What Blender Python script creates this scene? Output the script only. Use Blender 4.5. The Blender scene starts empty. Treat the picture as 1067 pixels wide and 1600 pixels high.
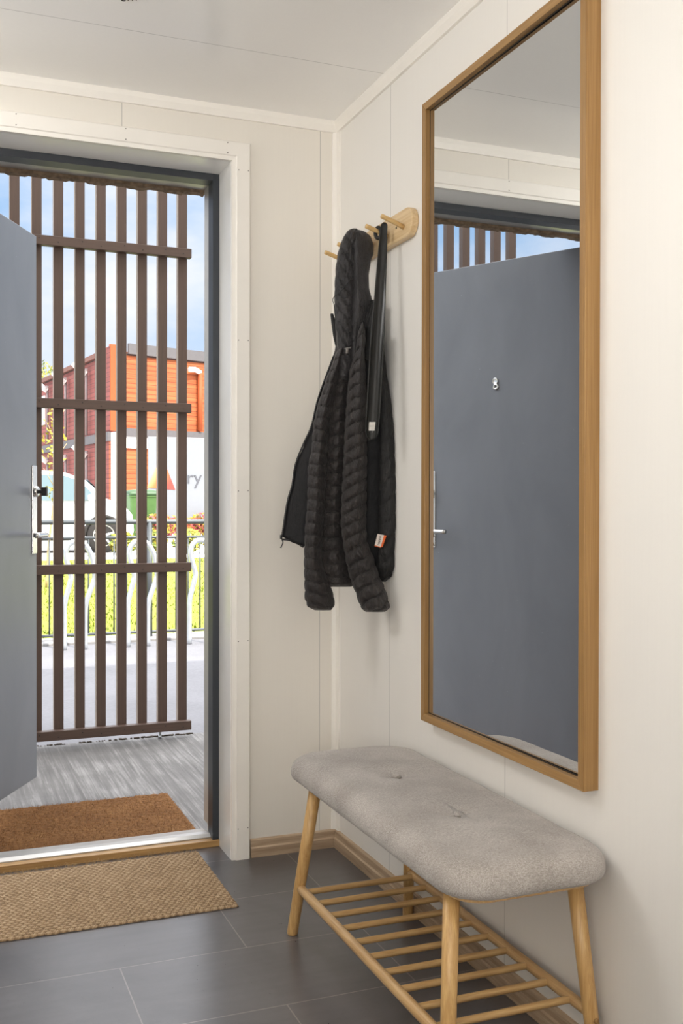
import bpy, bmesh, math, random
from mathutils import Vector, Matrix, noise
import numpy as np

random.seed(7)
PI = math.pi
sc = bpy.context.scene
COL = sc.collection

# ------------------------------------------------------------------ camera
YAW, PITCH, FPX, CA, CB, CH, ROLL = 0.377593, 0.0079225, 1604.6, 1.245164, 3.180426, 1.139387, 0.001662
W_, H_ = 1067, 1600
cF = Vector((math.sin(YAW)*math.cos(PITCH), math.cos(YAW)*math.cos(PITCH), -math.sin(PITCH)))
cR = Vector((math.cos(YAW), -math.sin(YAW), 0)); cU = cR.cross(cF)
R2 = cR*math.cos(ROLL) + cU*math.sin(ROLL); U2 = cU*math.cos(ROLL) - cR*math.sin(ROLL)
cC = Vector((-CA, -CB, CH))
camd = bpy.data.cameras.new('camera'); cam = bpy.data.objects.new('camera', camd); COL.objects.link(cam)
m = Matrix((R2, U2, -cF)).transposed().to_4x4(); m.translation = cC; cam.matrix_world = m
camd.sensor_fit = 'VERTICAL'; camd.sensor_height = 36; camd.sensor_width = 36
camd.lens = 36*FPX/H_; camd.clip_start = .05; camd.clip_end = 300
sc.camera = cam

def ray(px, py): return cF + R2*((px-W_/2)/FPX) + U2*((H_/2-py)/FPX)
def onY(px, py, Y):
    d = ray(px, py); return cC + d*((Y-cC.y)/d.y)
def onX(px, py, X):
    d = ray(px, py); return cC + d*((X-cC.x)/d.x)

# ------------------------------------------------------------------ materials
def lin(c):
    return tuple(((v/255)/12.92 if v/255 <= .04045 else ((v/255+.055)/1.055)**2.4) for v in c)

class NT:
    def __init__(s, name):
        s.m = bpy.data.materials.new(name); s.m.use_nodes = True
        s.t = s.m.node_tree; s.n = s.t.nodes; s.b = s.n['Principled BSDF']
        s.tc = None
    def new(s, t, **kw):
        n = s.n.new(t)
        for k, v in kw.items(): setattr(n, k, v)
        return n
    def link(s, a, b): s.t.links.new(a, b)
    def coord(s, which='Object', scale=(1, 1, 1), rot=(0, 0, 0)):
        tc = s.new('ShaderNodeTexCoord'); mp = s.new('ShaderNodeMapping')
        mp.inputs['Scale'].default_value = scale; mp.inputs['Rotation'].default_value = rot
        s.link(tc.outputs[which], mp.inputs['Vector']); return mp.outputs['Vector']
    def noise(s, vec, scale=5, detail=4, rough=.5, dist=0):
        n = s.new('ShaderNodeTexNoise'); n.inputs['Scale'].default_value = scale
        n.inputs['Detail'].default_value = detail; n.inputs['Roughness'].default_value = rough
        n.inputs['Distortion'].default_value = dist
        s.link(vec, n.inputs['Vector']); return n.outputs['Fac']
    def ramp(s, fac, stops):
        r = s.new('ShaderNodeValToRGB'); e = r.color_ramp.elements
        while len(e) < len(stops): e.new(.5)
        for el, (p, c) in zip(e, stops):
            el.position = p; el.color = (*c, 1) if len(c) == 3 else c
        s.link(fac, r.inputs['Fac']); return r.outputs['Color']
    def mix(s, fac, a, b, mode='MIX'):
        x = s.new('ShaderNodeMix', data_type='RGBA', blend_type=mode)
        if isinstance(fac, (int, float)): x.inputs['Factor'].default_value = fac
        else: s.link(fac, x.inputs['Factor'])
        for v, i in ((a, 6), (b, 7)):
            if isinstance(v, tuple): x.inputs[i].default_value = (*v, 1) if len(v) == 3 else v
            else: s.link(v, x.inputs[i])
        return x.outputs[2]
    def math(s, op, a, b=None, clamp=False):
        x = s.new('ShaderNodeMath', operation=op); x.use_clamp = clamp
        for v, i in ((a, 0), (b, 1)):
            if v is None: continue
            if isinstance(v, (int, float)): x.inputs[i].default_value = v
            else: s.link(v, x.inputs[i])
        return x.outputs[0]
    def bump(s, h, strength=.2, dist=.005):
        b = s.new('ShaderNodeBump'); b.inputs['Strength'].default_value = strength
        b.inputs['Distance'].default_value = dist
        s.link(h, b.inputs['Height']); s.link(b.outputs['Normal'], s.b.inputs['Normal'])
    def base(s, v):
        if isinstance(v, tuple): s.b.inputs['Base Color'].default_value = (*v, 1)
        else: s.link(v, s.b.inputs['Base Color'])
    def set(s, **kw):
        for k, v in kw.items():
            k = {'rough': 'Roughness', 'metal': 'Metallic', 'spec': 'Specular IOR Level', 'coat': 'Coat Weight',
                 'coatr': 'Coat Roughness', 'sheen': 'Sheen Weight', 'trans': 'Transmission Weight', 'ior': 'IOR', 'alpha': 'Alpha'}[k]
            if isinstance(v, (int, float)): s.b.inputs[k].default_value = v
            else: s.link(v, s.b.inputs[k])
        return s

def plain(name, rgb, rough=.5, var=.06, scale=12, **kw):
    t = NT(name); c = lin(rgb)
    v = t.coord('Object')
    f = t.noise(v, scale, 4)
    t.base(t.ramp(f, [(.3, tuple(x*(1-var) for x in c)), (.7, tuple(min(1, x*(1+var)) for x in c))]))
    t.set(rough=rough, **kw); return t.m

def wood(name, light, dark, axis=0, grain=30, rough=.45, bump=.08, along=2.0, coat=0):
    t = NT(name); sc3 = [grain]*3; sc3[axis] = along
    v = t.coord('Object', tuple(sc3))
    f = t.noise(v, 1.0, 6, .62, .6)
    f2 = t.noise(v, 4.0, 3, .5, .2)
    g = t.math('ADD', t.math('MULTIPLY', f, .75), t.math('MULTIPLY', f2, .25))
    t.base(t.ramp(g, [(.32, lin(dark)), (.5, tuple((a+b)/2 for a, b in zip(lin(light), lin(dark)))), (.66, lin(light))]))
    t.set(rough=rough, coat=coat); t.bump(g, bump, .002); return t.m

M = {}
def wallmat(name, rgb, rough, seams):
    # painted panel board, vertical seams at the given coordinates of one axis
    t = NT(name); axis, pos, w = seams
    tc = t.new('ShaderNodeTexCoord'); sep = t.new('ShaderNodeSeparateXYZ'); t.link(tc.outputs['Object'], sep.inputs[0])
    c = lin(rgb)
    st = t.coord('Object', (90, 90, 90) if axis == 'ceil' else (140, 140, 3))
    f = t.noise(st, 1, 3, .6)
    soft = t.noise(t.coord('Object', (1.2, 1.2, 1.2)), 1, 2)
    col = t.ramp(t.math('ADD', t.math('MULTIPLY', f, .5), t.math('MULTIPLY', soft, .5)), [(.3, tuple(x*.975 for x in c)), (.7, c)])
    src = sep.outputs[{'X': 0, 'Y': 1, 'ceil': 1}[axis]]
    line = None
    for p in pos:
        d = t.math('ABSOLUTE', t.math('SUBTRACT', src, p))
        l = t.math('LESS_THAN', d, w)
        line = l if line is None else t.math('MAXIMUM', line, l)
    t.base(t.mix(line, col, tuple(x*.62 for x in c)))
    t.set(rough=rough, spec=.5)
    h = t.math('SUBTRACT', t.math('MULTIPLY', f, .06), line)
    t.bump(h, .35, .0012); return t.m

M['wall_r'] = wallmat('panel_paint_right', (236, 233, 228), .42, ('Y', [-.428, -1.085, -1.745, -2.3, -2.9, -3.5], .0011))
M['wall_b'] = wallmat('panel_paint_back', (232, 227, 218), .45, ('X', [-.061, -.709, -1.33], .0012))
M['ceil'] = wallmat('ceiling_paint', (248, 247, 245), .2, ('ceil', [-.42, -1.03, -1.64, -2.25, -2.86], .0012))
M['trim'] = plain('white_trim_paint', (240, 236, 229), .35, .015)
M['trim_in'] = plain('white_reveal_paint', (244, 243, 240), .22, .015)

def tile_mat():
    t = NT('slate_floor_tile')
    tc = t.new('ShaderNodeTexCoord'); sep = t.new('ShaderNodeSeparateXYZ'); t.link(tc.outputs['Object'], sep.inputs[0])
    PY, PX = .3235, .645
    yy = t.math('DIVIDE', t.math('SUBTRACT', -.001, sep.outputs[1]), PY)      # row coordinate
    row = t.math('FLOOR', yy); fy = t.math('SUBTRACT', yy, row)
    odd = t.math('ABSOLUTE', t.math('MODULO', row, 2))
    xx = t.math('ADD', t.math('DIVIDE', t.math('ADD', sep.outputs[0], .178), PX), t.math('MULTIPLY', odd, .5))
    cx = t.math('FLOOR', xx); fx = t.math('SUBTRACT', xx, cx)
    ey = t.math('MULTIPLY', t.math('MINIMUM', fy, t.math('SUBTRACT', 1, fy)), PY)
    ex = t.math('MULTIPLY', t.math('MINIMUM', fx, t.math('SUBTRACT', 1, fx)), PX)
    e = t.math('MINIMUM', ex, ey)
    g = t.math('LESS_THAN', e, .0016)
    comb = t.new('ShaderNodeCombineXYZ'); t.link(row, comb.inputs[0]); t.link(cx, comb.inputs[1])
    wn = t.new('ShaderNodeTexWhiteNoise'); t.link(comb.outputs[0], wn.inputs[0])
    v = t.coord('Object', (1, 1, 1))
    cloud = t.noise(v, 4.5, 6, .6, .8); fine = t.noise(v, 60, 4, .6); streak = t.noise(t.coord('Object', (3, 40, 1), (0, 0, .4)), 1, 4)
    f = t.math('ADD', t.math('MULTIPLY', cloud, .6), t.math('ADD', t.math('MULTIPLY', fine, .2), t.math('MULTIPLY', streak, .2)))
    f = t.math('ADD', f, t.math('MULTIPLY', t.math('SUBTRACT', wn.outputs[0], .5), .07))
    col = t.ramp(f, [(.32, lin((70, 67, 69))), (.68, lin((95, 92, 94)))])
    t.base(t.mix(g, col, lin((128, 122, 116))))
    t.set(rough=t.math('ADD', .24, t.math('MULTIPLY', fine, .12)), spec=.95)
    t.bump(t.math('SUBTRACT', t.math('MULTIPLY', fine, .05), g), .25, .0008)
    return t.m
M['tile'] = tile_mat()
M['oak_skirting'] = wood('oak_skirting_x', (196, 174, 148), (146, 121, 96), 0, 60, .5, .1, 3)
M['oak_skirting_y'] = wood('oak_skirting_y', (196, 174, 148), (146, 121, 96), 1, 60, .5, .1, 3)
M['bamboo_v'] = wood('bamboo_leg', (214, 177, 119), (178, 135, 80), 2, 130, .38, .05, 6, .15)
M['bamboo_y'] = wood('bamboo_rail', (208, 175, 126), (174, 135, 88), 1, 130, .4, .05, 6, .1)
M['bamboo_x'] = wood('bamboo_rung', (202, 168, 116), (166, 128, 80), 0, 130, .42, .05, 6, .1)
M['oak_frame_v'] = wood('oak_frame_upright', (166, 128, 78), (136, 100, 54), 2, 160, .42, .06, 3)
M['oak_frame_y'] = wood('oak_frame_rail', (170, 133, 84), (142, 106, 60), 1, 160, .42, .06, 3)
M['ash'] = wood('ash_rack', (226, 201, 160), (198, 165, 118), 1, 90, .42, .05, 4)
M['ash_peg'] = wood('ash_peg', (222, 192, 138), (196, 158, 100), 0, 120, .42, .05, 6)
M['threshold_oak'] = wood('threshold_oak', (190, 152, 98), (150, 112, 66), 0, 60, .4, .08, 3)
M['mirror'] = NT('silvered_glass').set(metal=1, rough=.012).m
M['mirror'].node_tree.nodes['Principled BSDF'].inputs['Base Color'].default_value = (.86, .875, .88, 1)
M['clad_edge'] = plain('weathered_cladding', (120, 100, 80), .9, .4, 60)
M['black_gap'] = plain('dark_gap', (40, 30, 20), .8)
M['door_grey'] = None
def door_mat():
    t = NT('slate_door_paint'); v = t.coord('Object', (1, 1, 1))
    f = t.noise(t.coord('Object', (2, 2, .8)), 2.0, 4, .6, .5); fine = t.noise(t.coord('Object', (120, 120, 8)), 1, 3)
    specks = t.noise(v, 85, 1, .3)
    col = t.ramp(f, [(.3, lin((104, 106, 111))), (.7, lin((114, 116, 121)))])
    sp = t.math('GREATER_THAN', specks, .82)
    t.base(t.mix(t.math('MULTIPLY', sp, .35), col, lin((190, 195, 200))))
    t.set(rough=.34, spec=.5); t.bump(fine, .06, .001); return t.m
M['door_grey'] = door_mat()
M['frame_grey'] = plain('anthracite_frame', (50, 54, 60), .38, .04)
M['alu'] = plain('brushed_aluminium', (205, 202, 196), .4, .05, 40, metal=.35)
M['alu_white'] = plain('pale_sill_metal', (178, 175, 170), .34, .04, 40, metal=.6)
M['steel'] = plain('satin_steel', (205, 203, 200), .22, .04, 60, metal=1)
M['dark_metal'] = plain('dark_metal', (50, 48, 48), .35, .05, 40, metal=.7)
M['brown'] = wood('brown_stained_slat', (82, 62, 52), (68, 51, 42), 2, 60, .55, .1, 3)
M['slat_side_lit'] = plain('side_lit_slat_edge', (158, 142, 128), .6, .08, 20)  # left slat faces coloured paler to stand for side light
M['brown_x'] = wood('brown_stained_rail', (82, 62, 52), (68, 51, 42), 0, 60, .55, .1, 3)

def concrete_mat():
    t = NT('brushed_concrete')
    v1 = t.coord('Object', (26, 1.2, 1), (0, 0, .10)); v2 = t.coord('Object', (1, 1, 1))
    st = t.noise(v1, 1.2, 6, .7, .4); cl = t.noise(v2, 2.6, 5, .6); fine = t.noise(v2, 140, 3)
    st2 = t.noise(t.coord('Object', (110, 2, 1), (0, 0, .1)), 1, 3)
    f = t.math('ADD', t.math('MULTIPLY', st, .5), t.math('ADD', t.math('MULTIPLY', cl, .3), t.math('MULTIPLY', st2, .2)))
    t.base(t.ramp(f, [(.36, lin((78, 76, 74))), (.5, lin((100, 97, 95))), (.62, lin((138, 136, 133)))]))
    t.set(rough=.85); t.bump(t.math('ADD', st2, fine), .4, .003); return t.m
M['concrete'] = concrete_mat()
def ground(name, a, b, scale=6, rough=.9, bump=.3):
    t = NT(name); v = t.coord('Object')
    f = t.math('ADD', t.math('MULTIPLY', t.noise(v, scale, 6, .6), .6), t.math('MULTIPLY', t.noise(v, scale*25, 3), .4))
    t.base(t.ramp(f, [(.35, lin(a)), (.65, lin(b))])); t.set(rough=rough); t.bump(f, bump, .01); return t.m
M['asphalt'] = ground('pale_asphalt', (100, 99, 102), (116, 115, 118), 2)
M['kerb'] = ground('kerb_concrete', (124, 122, 121), (140, 138, 137), 4)
M['lawn'] = ground('lawn_grass', (104, 118, 26), (140, 140, 42), 1.6, .9, .6)
M['pavement'] = ground('pale_pavement', (225, 222, 216), (238, 236, 232), 3)
M['parking'] = ground('parking_asphalt', (170, 168, 166), (196, 194, 190), 1)
M['blade'] = plain('grass_blade', (116, 126, 32), .7, .25, 3)
M['crumb'] = plain('dark_moss_crumb', (62, 52, 40), .9, .3, 30)
M['rail_metal'] = plain('grey_rail_metal', (84, 88, 90), .45, .05, 20, metal=.3)
M['galv'] = plain('galvanised_tube', (214, 218, 222), .3, .06, 20, metal=.75)

def rib_mat():
    t = NT('grey_melange_wool'); v = t.coord('Object')
    a = t.noise(t.coord('Object', (170, 760, 400), (0, 0, .5)), 1, 4, .7); b = t.noise(t.coord('Object', (760, 170, 400), (0, 0, .3)), 1, 4, .7)
    cl = t.noise(v, 9, 3)
    f = t.math('ADD', t.math('MULTIPLY', a, .4), t.math('ADD', t.math('MULTIPLY', b, .4), t.math('MULTIPLY', cl, .2)))
    t.base(t.ramp(f, [(.36, lin((124, 116, 109))), (.5, lin((163, 156, 150))), (.64, lin((200, 194, 188)))]))
    t.set(rough=.95, spec=.15, sheen=.25); t.bump(f, .35, .0015); return t.m
M['wool'] = rib_mat()

def attr_mat(name, stops, rough=.9, scale=240):
    t = NT(name); at = t.new('ShaderNodeAttribute'); at.attribute_name = 'h'
    n = t.noise(t.coord('Object'), scale, 3); n2 = t.noise(t.coord('Object'), 9, 3)
    f = t.math('ADD', t.math('MULTIPLY', at.outputs['Fac'], .62), t.math('ADD', t.math('MULTIPLY', n, .25), t.math('MULTIPLY', n2, .16)))
    t.base(t.ramp(f, stops)); t.set(rough=rough, spec=.15); t.bump(n, .4, .002); return t.m
M['jute'] = attr_mat('woven_jute', [(.2, lin((92, 74, 56))), (.5, lin((156, 131, 102))), (.8, lin((198, 176, 146)))])
M['coir'] = attr_mat('coir_pile', [(.2, lin((62, 40, 20))), (.5, lin((106, 72, 40))), (.8, lin((140, 104, 64)))], scale=120)
M['coir_fibre'] = plain('coir_fibre', (120, 82, 46), .9, .3, 30)
M['jute_fibre'] = plain('jute_fibre', (196, 170, 132), .9, .15, 30)

def nylon(name, a, b, rough, wrinkle=.5, sheen=.1):
    t = NT(name); v = t.coord('Object')
    at = t.new('ShaderNodeAttribute'); at.attribute_name = 'h'        # 1 on the puff, 0 on the stitch line
    f = t.noise(t.coord('Object', (150, 150, 26)), 1, 4, .6, 1.2); f2 = t.noise(t.coord('Object', (38, 38, 30)), 1, 4, .6, 1.5); g = t.noise(v, 14, 3)
    near = t.math('SUBTRACT', 1.25, at.outputs['Fac'], True)
    col = t.ramp(g, [(.3, lin(a)), (.7, lin(b))])
    t.base(t.mix(t.math('LESS_THAN', at.outputs['Fac'], .16), col, lin((10, 9, 9)))); t.set(rough=rough, spec=.35, sheen=sheen)  # dark thread line, doubling as painted crease shade along the seams
    t.bump(t.math('ADD', t.math('MULTIPLY', f, near), t.math('MULTIPLY', f2, .8)), wrinkle, .009); return t.m
M['nylon'] = nylon('black_brown_nylon', (31, 26, 25), (40, 34, 32), .52, .85)
M['hoodnylon'] = nylon('charcoal_nylon', (34, 32, 33), (44, 41, 42), .45, .8)
M['lining'] = nylon('black_lining', (11, 10, 12), (16, 15, 17), .65, .35, .02)
M['lining2'] = nylon('dark_lining', (17, 16, 16), (23, 22, 22), .55, .6, .03)
M['zip'] = plain('black_zip', (14, 13, 13), .4, .1, 200)
M['cord'] = plain('black_cord', (18, 17, 17), .6)
M['toggle'] = plain('grey_toggle', (120, 116, 112), .4)
M['tagwhite'] = plain('tag_white', (222, 210, 200), .7, .05, 200)
M['tagorange'] = plain('tag_orange', (216, 96, 40), .7, .05, 200)
M['ink'] = plain('ink', (70, 58, 56), .7)
M['horn'] = NT('black_shoehorn_plastic').set(rough=.27, spec=.35).m
M['horn'].node_tree.nodes['Principled BSDF'].inputs['Base Color'].default_value = (.012, .012, .011, 1)
M['hornedge'] = plain('shoehorn_edge', (38, 36, 33), .25)
M['sticker'] = plain('white_sticker', (226, 222, 214), .6, .04, 300)
M['stickerink'] = plain('sticker_print', (168, 164, 158), .7)
M['white_plastic'] = plain('white_plastic', (236, 234, 230), .4, .02)
M['grey_slot'] = plain('grey_slot', (120, 118, 116), .7)
M['sensor'] = plain('dark_sensor', (30, 29, 29), .4)
# outdoors, far
def clad(name, a, b, period, axis=2, rough=.7):
    t = NT(name); tc = t.new('ShaderNodeTexCoord'); sep = t.new('ShaderNodeSeparateXYZ'); t.link(tc.outputs['Object'], sep.inputs[0])
    z = t.math('FRACT', t.math('DIVIDE', sep.outputs[axis], period))
    gap = t.math('LESS_THAN', z, .16)
    f = t.noise(t.coord('Object', (.5, .5, 8)), 1, 4)
    col = t.ramp(f, [(.35, lin(a)), (.65, lin(b))])
    t.base(t.mix(gap, col, tuple(x*.62 for x in lin(a)))); t.set(rough=rough); t.bump(t.math('SUBTRACT', 1, gap), .5, .02); return t.m
M['orange_clad'] = clad('orange_cladding', (156, 76, 36), (178, 100, 56), .16)
M['red_clad'] = clad('red_cladding', (116, 54, 46), (136, 72, 64), .16)
M['orange_board'] = plain('orange_corner_board', (164, 76, 32), .7)
M['fascia'] = plain('dark_fascia', (92, 88, 88), .6)
M['white_board'] = plain('white_board', (238, 234, 230), .6)
M['pipe'] = plain('grey_downpipe', (128, 112, 110), .5)
M['brownroof'] = plain('brown_roof_edge', (110, 70, 56), .6)
M['winglass'] = plain('house_window_glass', (210, 216, 224), .15)
M['carwhite'] = NT('white_car_paint').set(rough=.15, coat=1, coatr=.05).m
M['carwhite'].node_tree.nodes['Principled BSDF'].inputs['Base Color'].default_value = (.86, .87, .89, 1)
M['carglass'] = NT('tinted_car_glass').set(rough=.12, spec=.3).m
M['carglass'].node_tree.nodes['Principled BSDF'].inputs['Base Color'].default_value = (.12, .17, .19, 1)
M['tyre'] = plain('tyre_rubber', (44, 40, 37), .8)
M['rim'] = plain('alloy_rim', (200, 198, 194), .3, .05, 30, metal=.7)
M['headlamp'] = plain('headlamp_lens', (190, 196, 202), .12, .1, 30)
M['bingreen'] = plain('green_bin_plastic', (74, 106, 54), .5, .08)
M['bindark'] = plain('dark_green_lid', (56, 84, 50), .5, .08)
M['signwhite'] = plain('sign_panel_white', (138, 140, 145), .4, .02)
def logo_mat():
    t = NT('orange_red_logo'); tc = t.new('ShaderNodeTexCoord'); sep = t.new('ShaderNodeSeparateXYZ'); t.link(tc.outputs['Object'], sep.inputs[0])
    f = t.math('ADD', t.math('MULTIPLY', sep.outputs[2], -.8), t.math('MULTIPLY', sep.outputs[0], 1.3))
    t.base(t.ramp(t.math('ADD', f, .35, True), [(.1, lin((244, 190, 140))), (.5, lin((232, 112, 60))), (.9, lin((190, 70, 60)))])); t.set(rough=.5); return t.m
M['logo'] = logo_mat()
M['signtext'] = plain('sign_letter_grey', (92, 92, 98), .6)
M['leaf_y'] = plain('yellow_green_leaf', (158, 146, 48), .7, .35, 6)
M['leaf_g'] = plain('green_leaf', (106, 120, 48), .7, .35, 6)
M['leaf_r'] = plain('red_pink_petal', (160, 78, 76), .7, .3, 6)
M['bark'] = plain('pale_bark', (176, 150, 116), .8, .2, 20)
M['facade'] = plain('outer_wall_render', (214, 208, 198), .8)

# ------------------------------------------------------------------ mesh helpers
def link(name, bm, mat, parent=None, smooth=False, bevel=0, seg=2, auto=None):
    me = bpy.data.meshes.new(name); bmesh.ops.recalc_face_normals(bm, faces=bm.faces)
    bm.to_mesh(me); bm.free()
    o = bpy.data.objects.new(name, me); COL.objects.link(o)
    for mm in (mat if isinstance(mat, (list, tuple)) else [mat]): me.materials.append(mm)
    if smooth:
        for p in me.polygons: p.use_smooth = True
    if bevel:
        b = o.modifiers.new('bevel', 'BEVEL'); b.width = bevel; b.segments = seg; b.limit_method = 'ANGLE'; b.angle_limit = .6
        b.harden_normals = False
    if parent is not None: o.parent = parent
    return o
def tag(o, label=None, cat=None, group=None, kind=None):
    if label: o['label'] = label
    if cat: o['category'] = cat
    if group: o['group'] = group
    if kind: o['kind'] = kind
    return o
def empty(name, loc=(0, 0, 0), rz=0):
    o = bpy.data.objects.new(name, None); COL.objects.link(o); o.location = loc; o.rotation_euler = (0, 0, rz)
    o.empty_display_size = .1; return o
def nb(): return bmesh.new()
def box(bm, a, b, mat=0):
    x0, y0, z0 = a; x1, y1, z1 = b
    vs = [bm.verts.new(p) for p in ((x0,y0,z0),(x1,y0,z0),(x1,y1,z0),(x0,y1,z0),(x0,y0,z1),(x1,y0,z1),(x1,y1,z1),(x0,y1,z1))]
    for f in ((0,3,2,1),(4,5,6,7),(0,1,5,4),(1,2,6,5),(2,3,7,6),(3,0,4,7)):
        bm.faces.new([vs[i] for i in f]).material_index = mat
    return vs
def B(name, a, b, mat, parent=None, bevel=0, **k):
    bm = nb(); box(bm, a, b); return link(name, bm, mat, parent, bevel=bevel, **k)
def loft(bm, rings, cap=True, closed=True, mat=0):
    vr = [[bm.verts.new(p) for p in r] for r in rings]
    n = len(vr[0])
    for a, b in zip(vr, vr[1:]):
        for i in range(n if closed else n-1):
            j = (i+1) % n
            try: bm.faces.new((a[i], a[j], b[j], b[i])).material_index = mat
            except ValueError: pass
    if cap:
        bm.faces.new(vr[0][::-1]).material_index = mat; bm.faces.new(vr[-1]).material_index = mat
    return vr
def tube(bm, pts, rad, n=10, cap=True, mat=0, flat=1.0):
    pts = [Vector(p) for p in pts]; rings = []
    up = None
    for i, p in enumerate(pts):
        d = (pts[min(i+1, len(pts)-1)] - pts[max(i-1, 0)]).normalized()
        if up is None:
            up = Vector((0, 0, 1)) if abs(d.z) < .9 else Vector((1, 0, 0))
        s = d.cross(up).normalized(); up = s.cross(d).normalized()
        r = rad[i] if isinstance(rad, (list, tuple)) else rad
        rings.append([p + s*(r*math.cos(2*PI*k/n)) + up*(r*flat*math.sin(2*PI*k/n)) for k in range(n)])
    loft(bm, rings, cap, mat=mat)
def lathe(bm, prof, org=(0,0,0), axis='z', n=24, mat=0):
    org = Vector(org); rings = []
    for r, h in prof:
        ring = []
        for k in range(n):
            c, s = r*math.cos(2*PI*k/n), r*math.sin(2*PI*k/n)
            ring.append(org + (Vector((c, s, h)) if axis == 'z' else Vector((h, c, s)) if axis == 'x' else Vector((c, h, s))))
        rings.append(ring)
    loft(bm, rings, True, mat=mat)
def smooth_path(pts, n=6):
    pts = [Vector(p) for p in pts]; out = []
    P = [pts[0]*2-pts[1]] + pts + [pts[-1]*2-pts[-2]]
    for i in range(1, len(P)-2):
        for k in range(n):
            t = k/n; a, b, c, d = P[i-1], P[i], P[i+1], P[i+2]
            out.append(.5*((2*b) + (c-a)*t + (2*a-5*b+4*c-d)*t*t + (3*b-a-3*c+d)*t**3))
    out.append(pts[-1]); return out
def nz(x, y, z): return noise.noise(Vector((x, y, z)))

# ================================================================== the room
RH = 2.4; YN = -4.9; XL = -2.05
YD = .14            # front of the dark door frame, set back in the wall
RX = -.364          # right reveal of the door
RXL = -1.345        # left reveal
RZ = 2.236          # head of the reveal
tag(B('floor', (XL, YN, -.03), (0, YD, 0), M['tile']), 'dark grey slate-look floor tiles laid in a half bond', 'floor', kind='structure')
tag(B('ceiling', (XL-.2, YN-.2, RH), (.25, .0, RH+.12), M['ceil']), 'white panel ceiling with a thin seam running across', 'ceiling', kind='structure')
tag(B('wall_right', (0, YN-.2, -.03), (.25, .0, RH), M['wall_r']), 'white panelled wall behind the mirror and the bench', 'wall', kind='structure')
tag(B('wall_left', (XL-.2, YN-.2, -.03), (XL, 0, RH), M['trim']), 'white wall on the hinge side of the entrance', 'wall', kind='structure')
tag(B('wall_front', (XL, YN-.2, -.03), (0, YN, RH), M['trim']), 'white wall at the far end of the hallway behind the viewer', 'wall', kind='structure')
bm = nb()
box(bm, (RX, 0, -.03), (.25, .30, 3.15)); box(bm, (XL-.2, 0, -.03), (RXL, .30, 3.15)); box(bm, (RXL, 0, RZ+.001), (RX, .30, 3.15))
tag(link('wall_back', bm, M['wall_b']), 'white panelled wall with the open entrance door in it', 'wall', kind='structure')
bm = nb(); box(bm, (-9, .30, 2.9), (7, .34, 4.6)); box(bm, (-9, .30, -.03), (-2.2, .34, 2.9)); box(bm, (.2, .30, -.03), (7, .34, 2.9))
tag(link('outer_facade', bm, M['facade']), 'pale strip of outer wall above the entrance', 'facade', kind='structure')

# baseboards: profile with a rounded upper bead
def skirt(bm, p0, p1, nrm, h=.058, t=.014):
    p0, p1, nrm = Vector(p0), Vector(p1), Vector(nrm)
    prof = [(0, 0), (t, 0), (t, h*.52), (t*.72, h*.60), (t*.66, h*.93), (t*.4, h), (0, h)]
    loft(bm, [[p + nrm*a + Vector((0, 0, b)) for a, b in prof] for p in (p0, p1)], True)
bm = nb(); skirt(bm, (0, YN, 0), (0, 0, 0), (-1, 0, 0)); tag(link('baseboard_right', bm, M['oak_skirting_y']), 'oak-look skirting board running under the mirror wall', 'skirting board', kind='structure')
bm = nb(); skirt(bm, (-.30, 0, 0), (-.0005, 0, 0), (0, -1, 0)); tag(link('baseboard_back', bm, M['oak_skirting']), 'short oak-look skirting board between door casing and corner', 'skirting board', kind='structure')
# ceiling and corner trims
def crown(bm, p0, p1, nrm, t=.02, h=.034):
    p0, p1, nrm = Vector(p0), Vector(p1), Vector(nrm)
    prof = [(0, 0), (0, -h), (t*.45, -h), (t*.9, -h*.45), (t, -.004), (t, 0)]
    loft(bm, [[p + nrm*a + Vector((0, 0, b)) for a, b in prof] for p in (p0, p1)], True)
bm = nb(); crown(bm, (0, YN, RH), (0, 0, RH), (-1, 0, 0)); tag(link('trim_1', bm, M['trim']), 'white ceiling moulding along the mirror wall', 'moulding', kind='structure')
bm = nb(); crown(bm, (XL, 0, RH), (0, 0, RH), (0, -1, 0)); tag(link('trim_2', bm, M['trim']), 'white ceiling moulding above the entrance door', 'moulding', kind='structure')
bm = nb(); loft(bm, [[Vector(p) for p in ((0,0,z),(-.019,0,z),(-.019,-.005,z),(-.008,-.010,z),(-.006,-.030,z),(0,-.030,z))] for z in (.058, RH-.034)])
tag(link('trim_3', bm, M['trim']), 'thin white upright corner strip between the two walls', 'moulding', kind='structure')

# door casing: two uprights and a head, mitred, with a stepped inner edge
CW = .060
def casing_profile(u): # u from inner edge outwards -> list of (u, y)
    return [(0, 0), (0, -.012), (.012, -.014), (.015, -.018), (CW-.004, -.018), (CW, -.014), (CW, 0)]
def casing(name, pts_in, outd, label):
    bm = nb(); rings = []
    for p, d in zip(pts_in, outd):
        rings.append([Vector((p[0] + d[0]*u, y, p[1] + d[1]*u)) for u, y in casing_profile(0)])
    loft(bm, rings); return tag(link(name, bm, M['trim']), label, 'door casing', kind='structure')
cr = casing('trim_4', [(RX, 0), (RX, RZ-.006)], [(1, 0), (1, 1)], 'white door casing upright between the doorway and the corner')
ct = casing('trim_5', [(RX, RZ-.006), (RXL, RZ-.006)], [(1, 1), (-1, 1)], 'white door casing head across the top of the doorway')
casing('trim_6', [(RXL, 0), (RXL, RZ-.006)], [(-1, 0), (-1, 1)], 'white door casing upright on the hinge side')
nm = None
def nail(parent, x, z):
    global nm
    if nm is None:
        bm = nb(); lathe(bm, [(.0017, 0), (.0017, -.0006)], axis='y', n=8); nm = link('nail_head', bm, M['ink']); o = nm
    else:
        o = nm.copy(); COL.objects.link(o)
    o.parent = parent; o.location = (x, -.0181, z); return o
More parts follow.
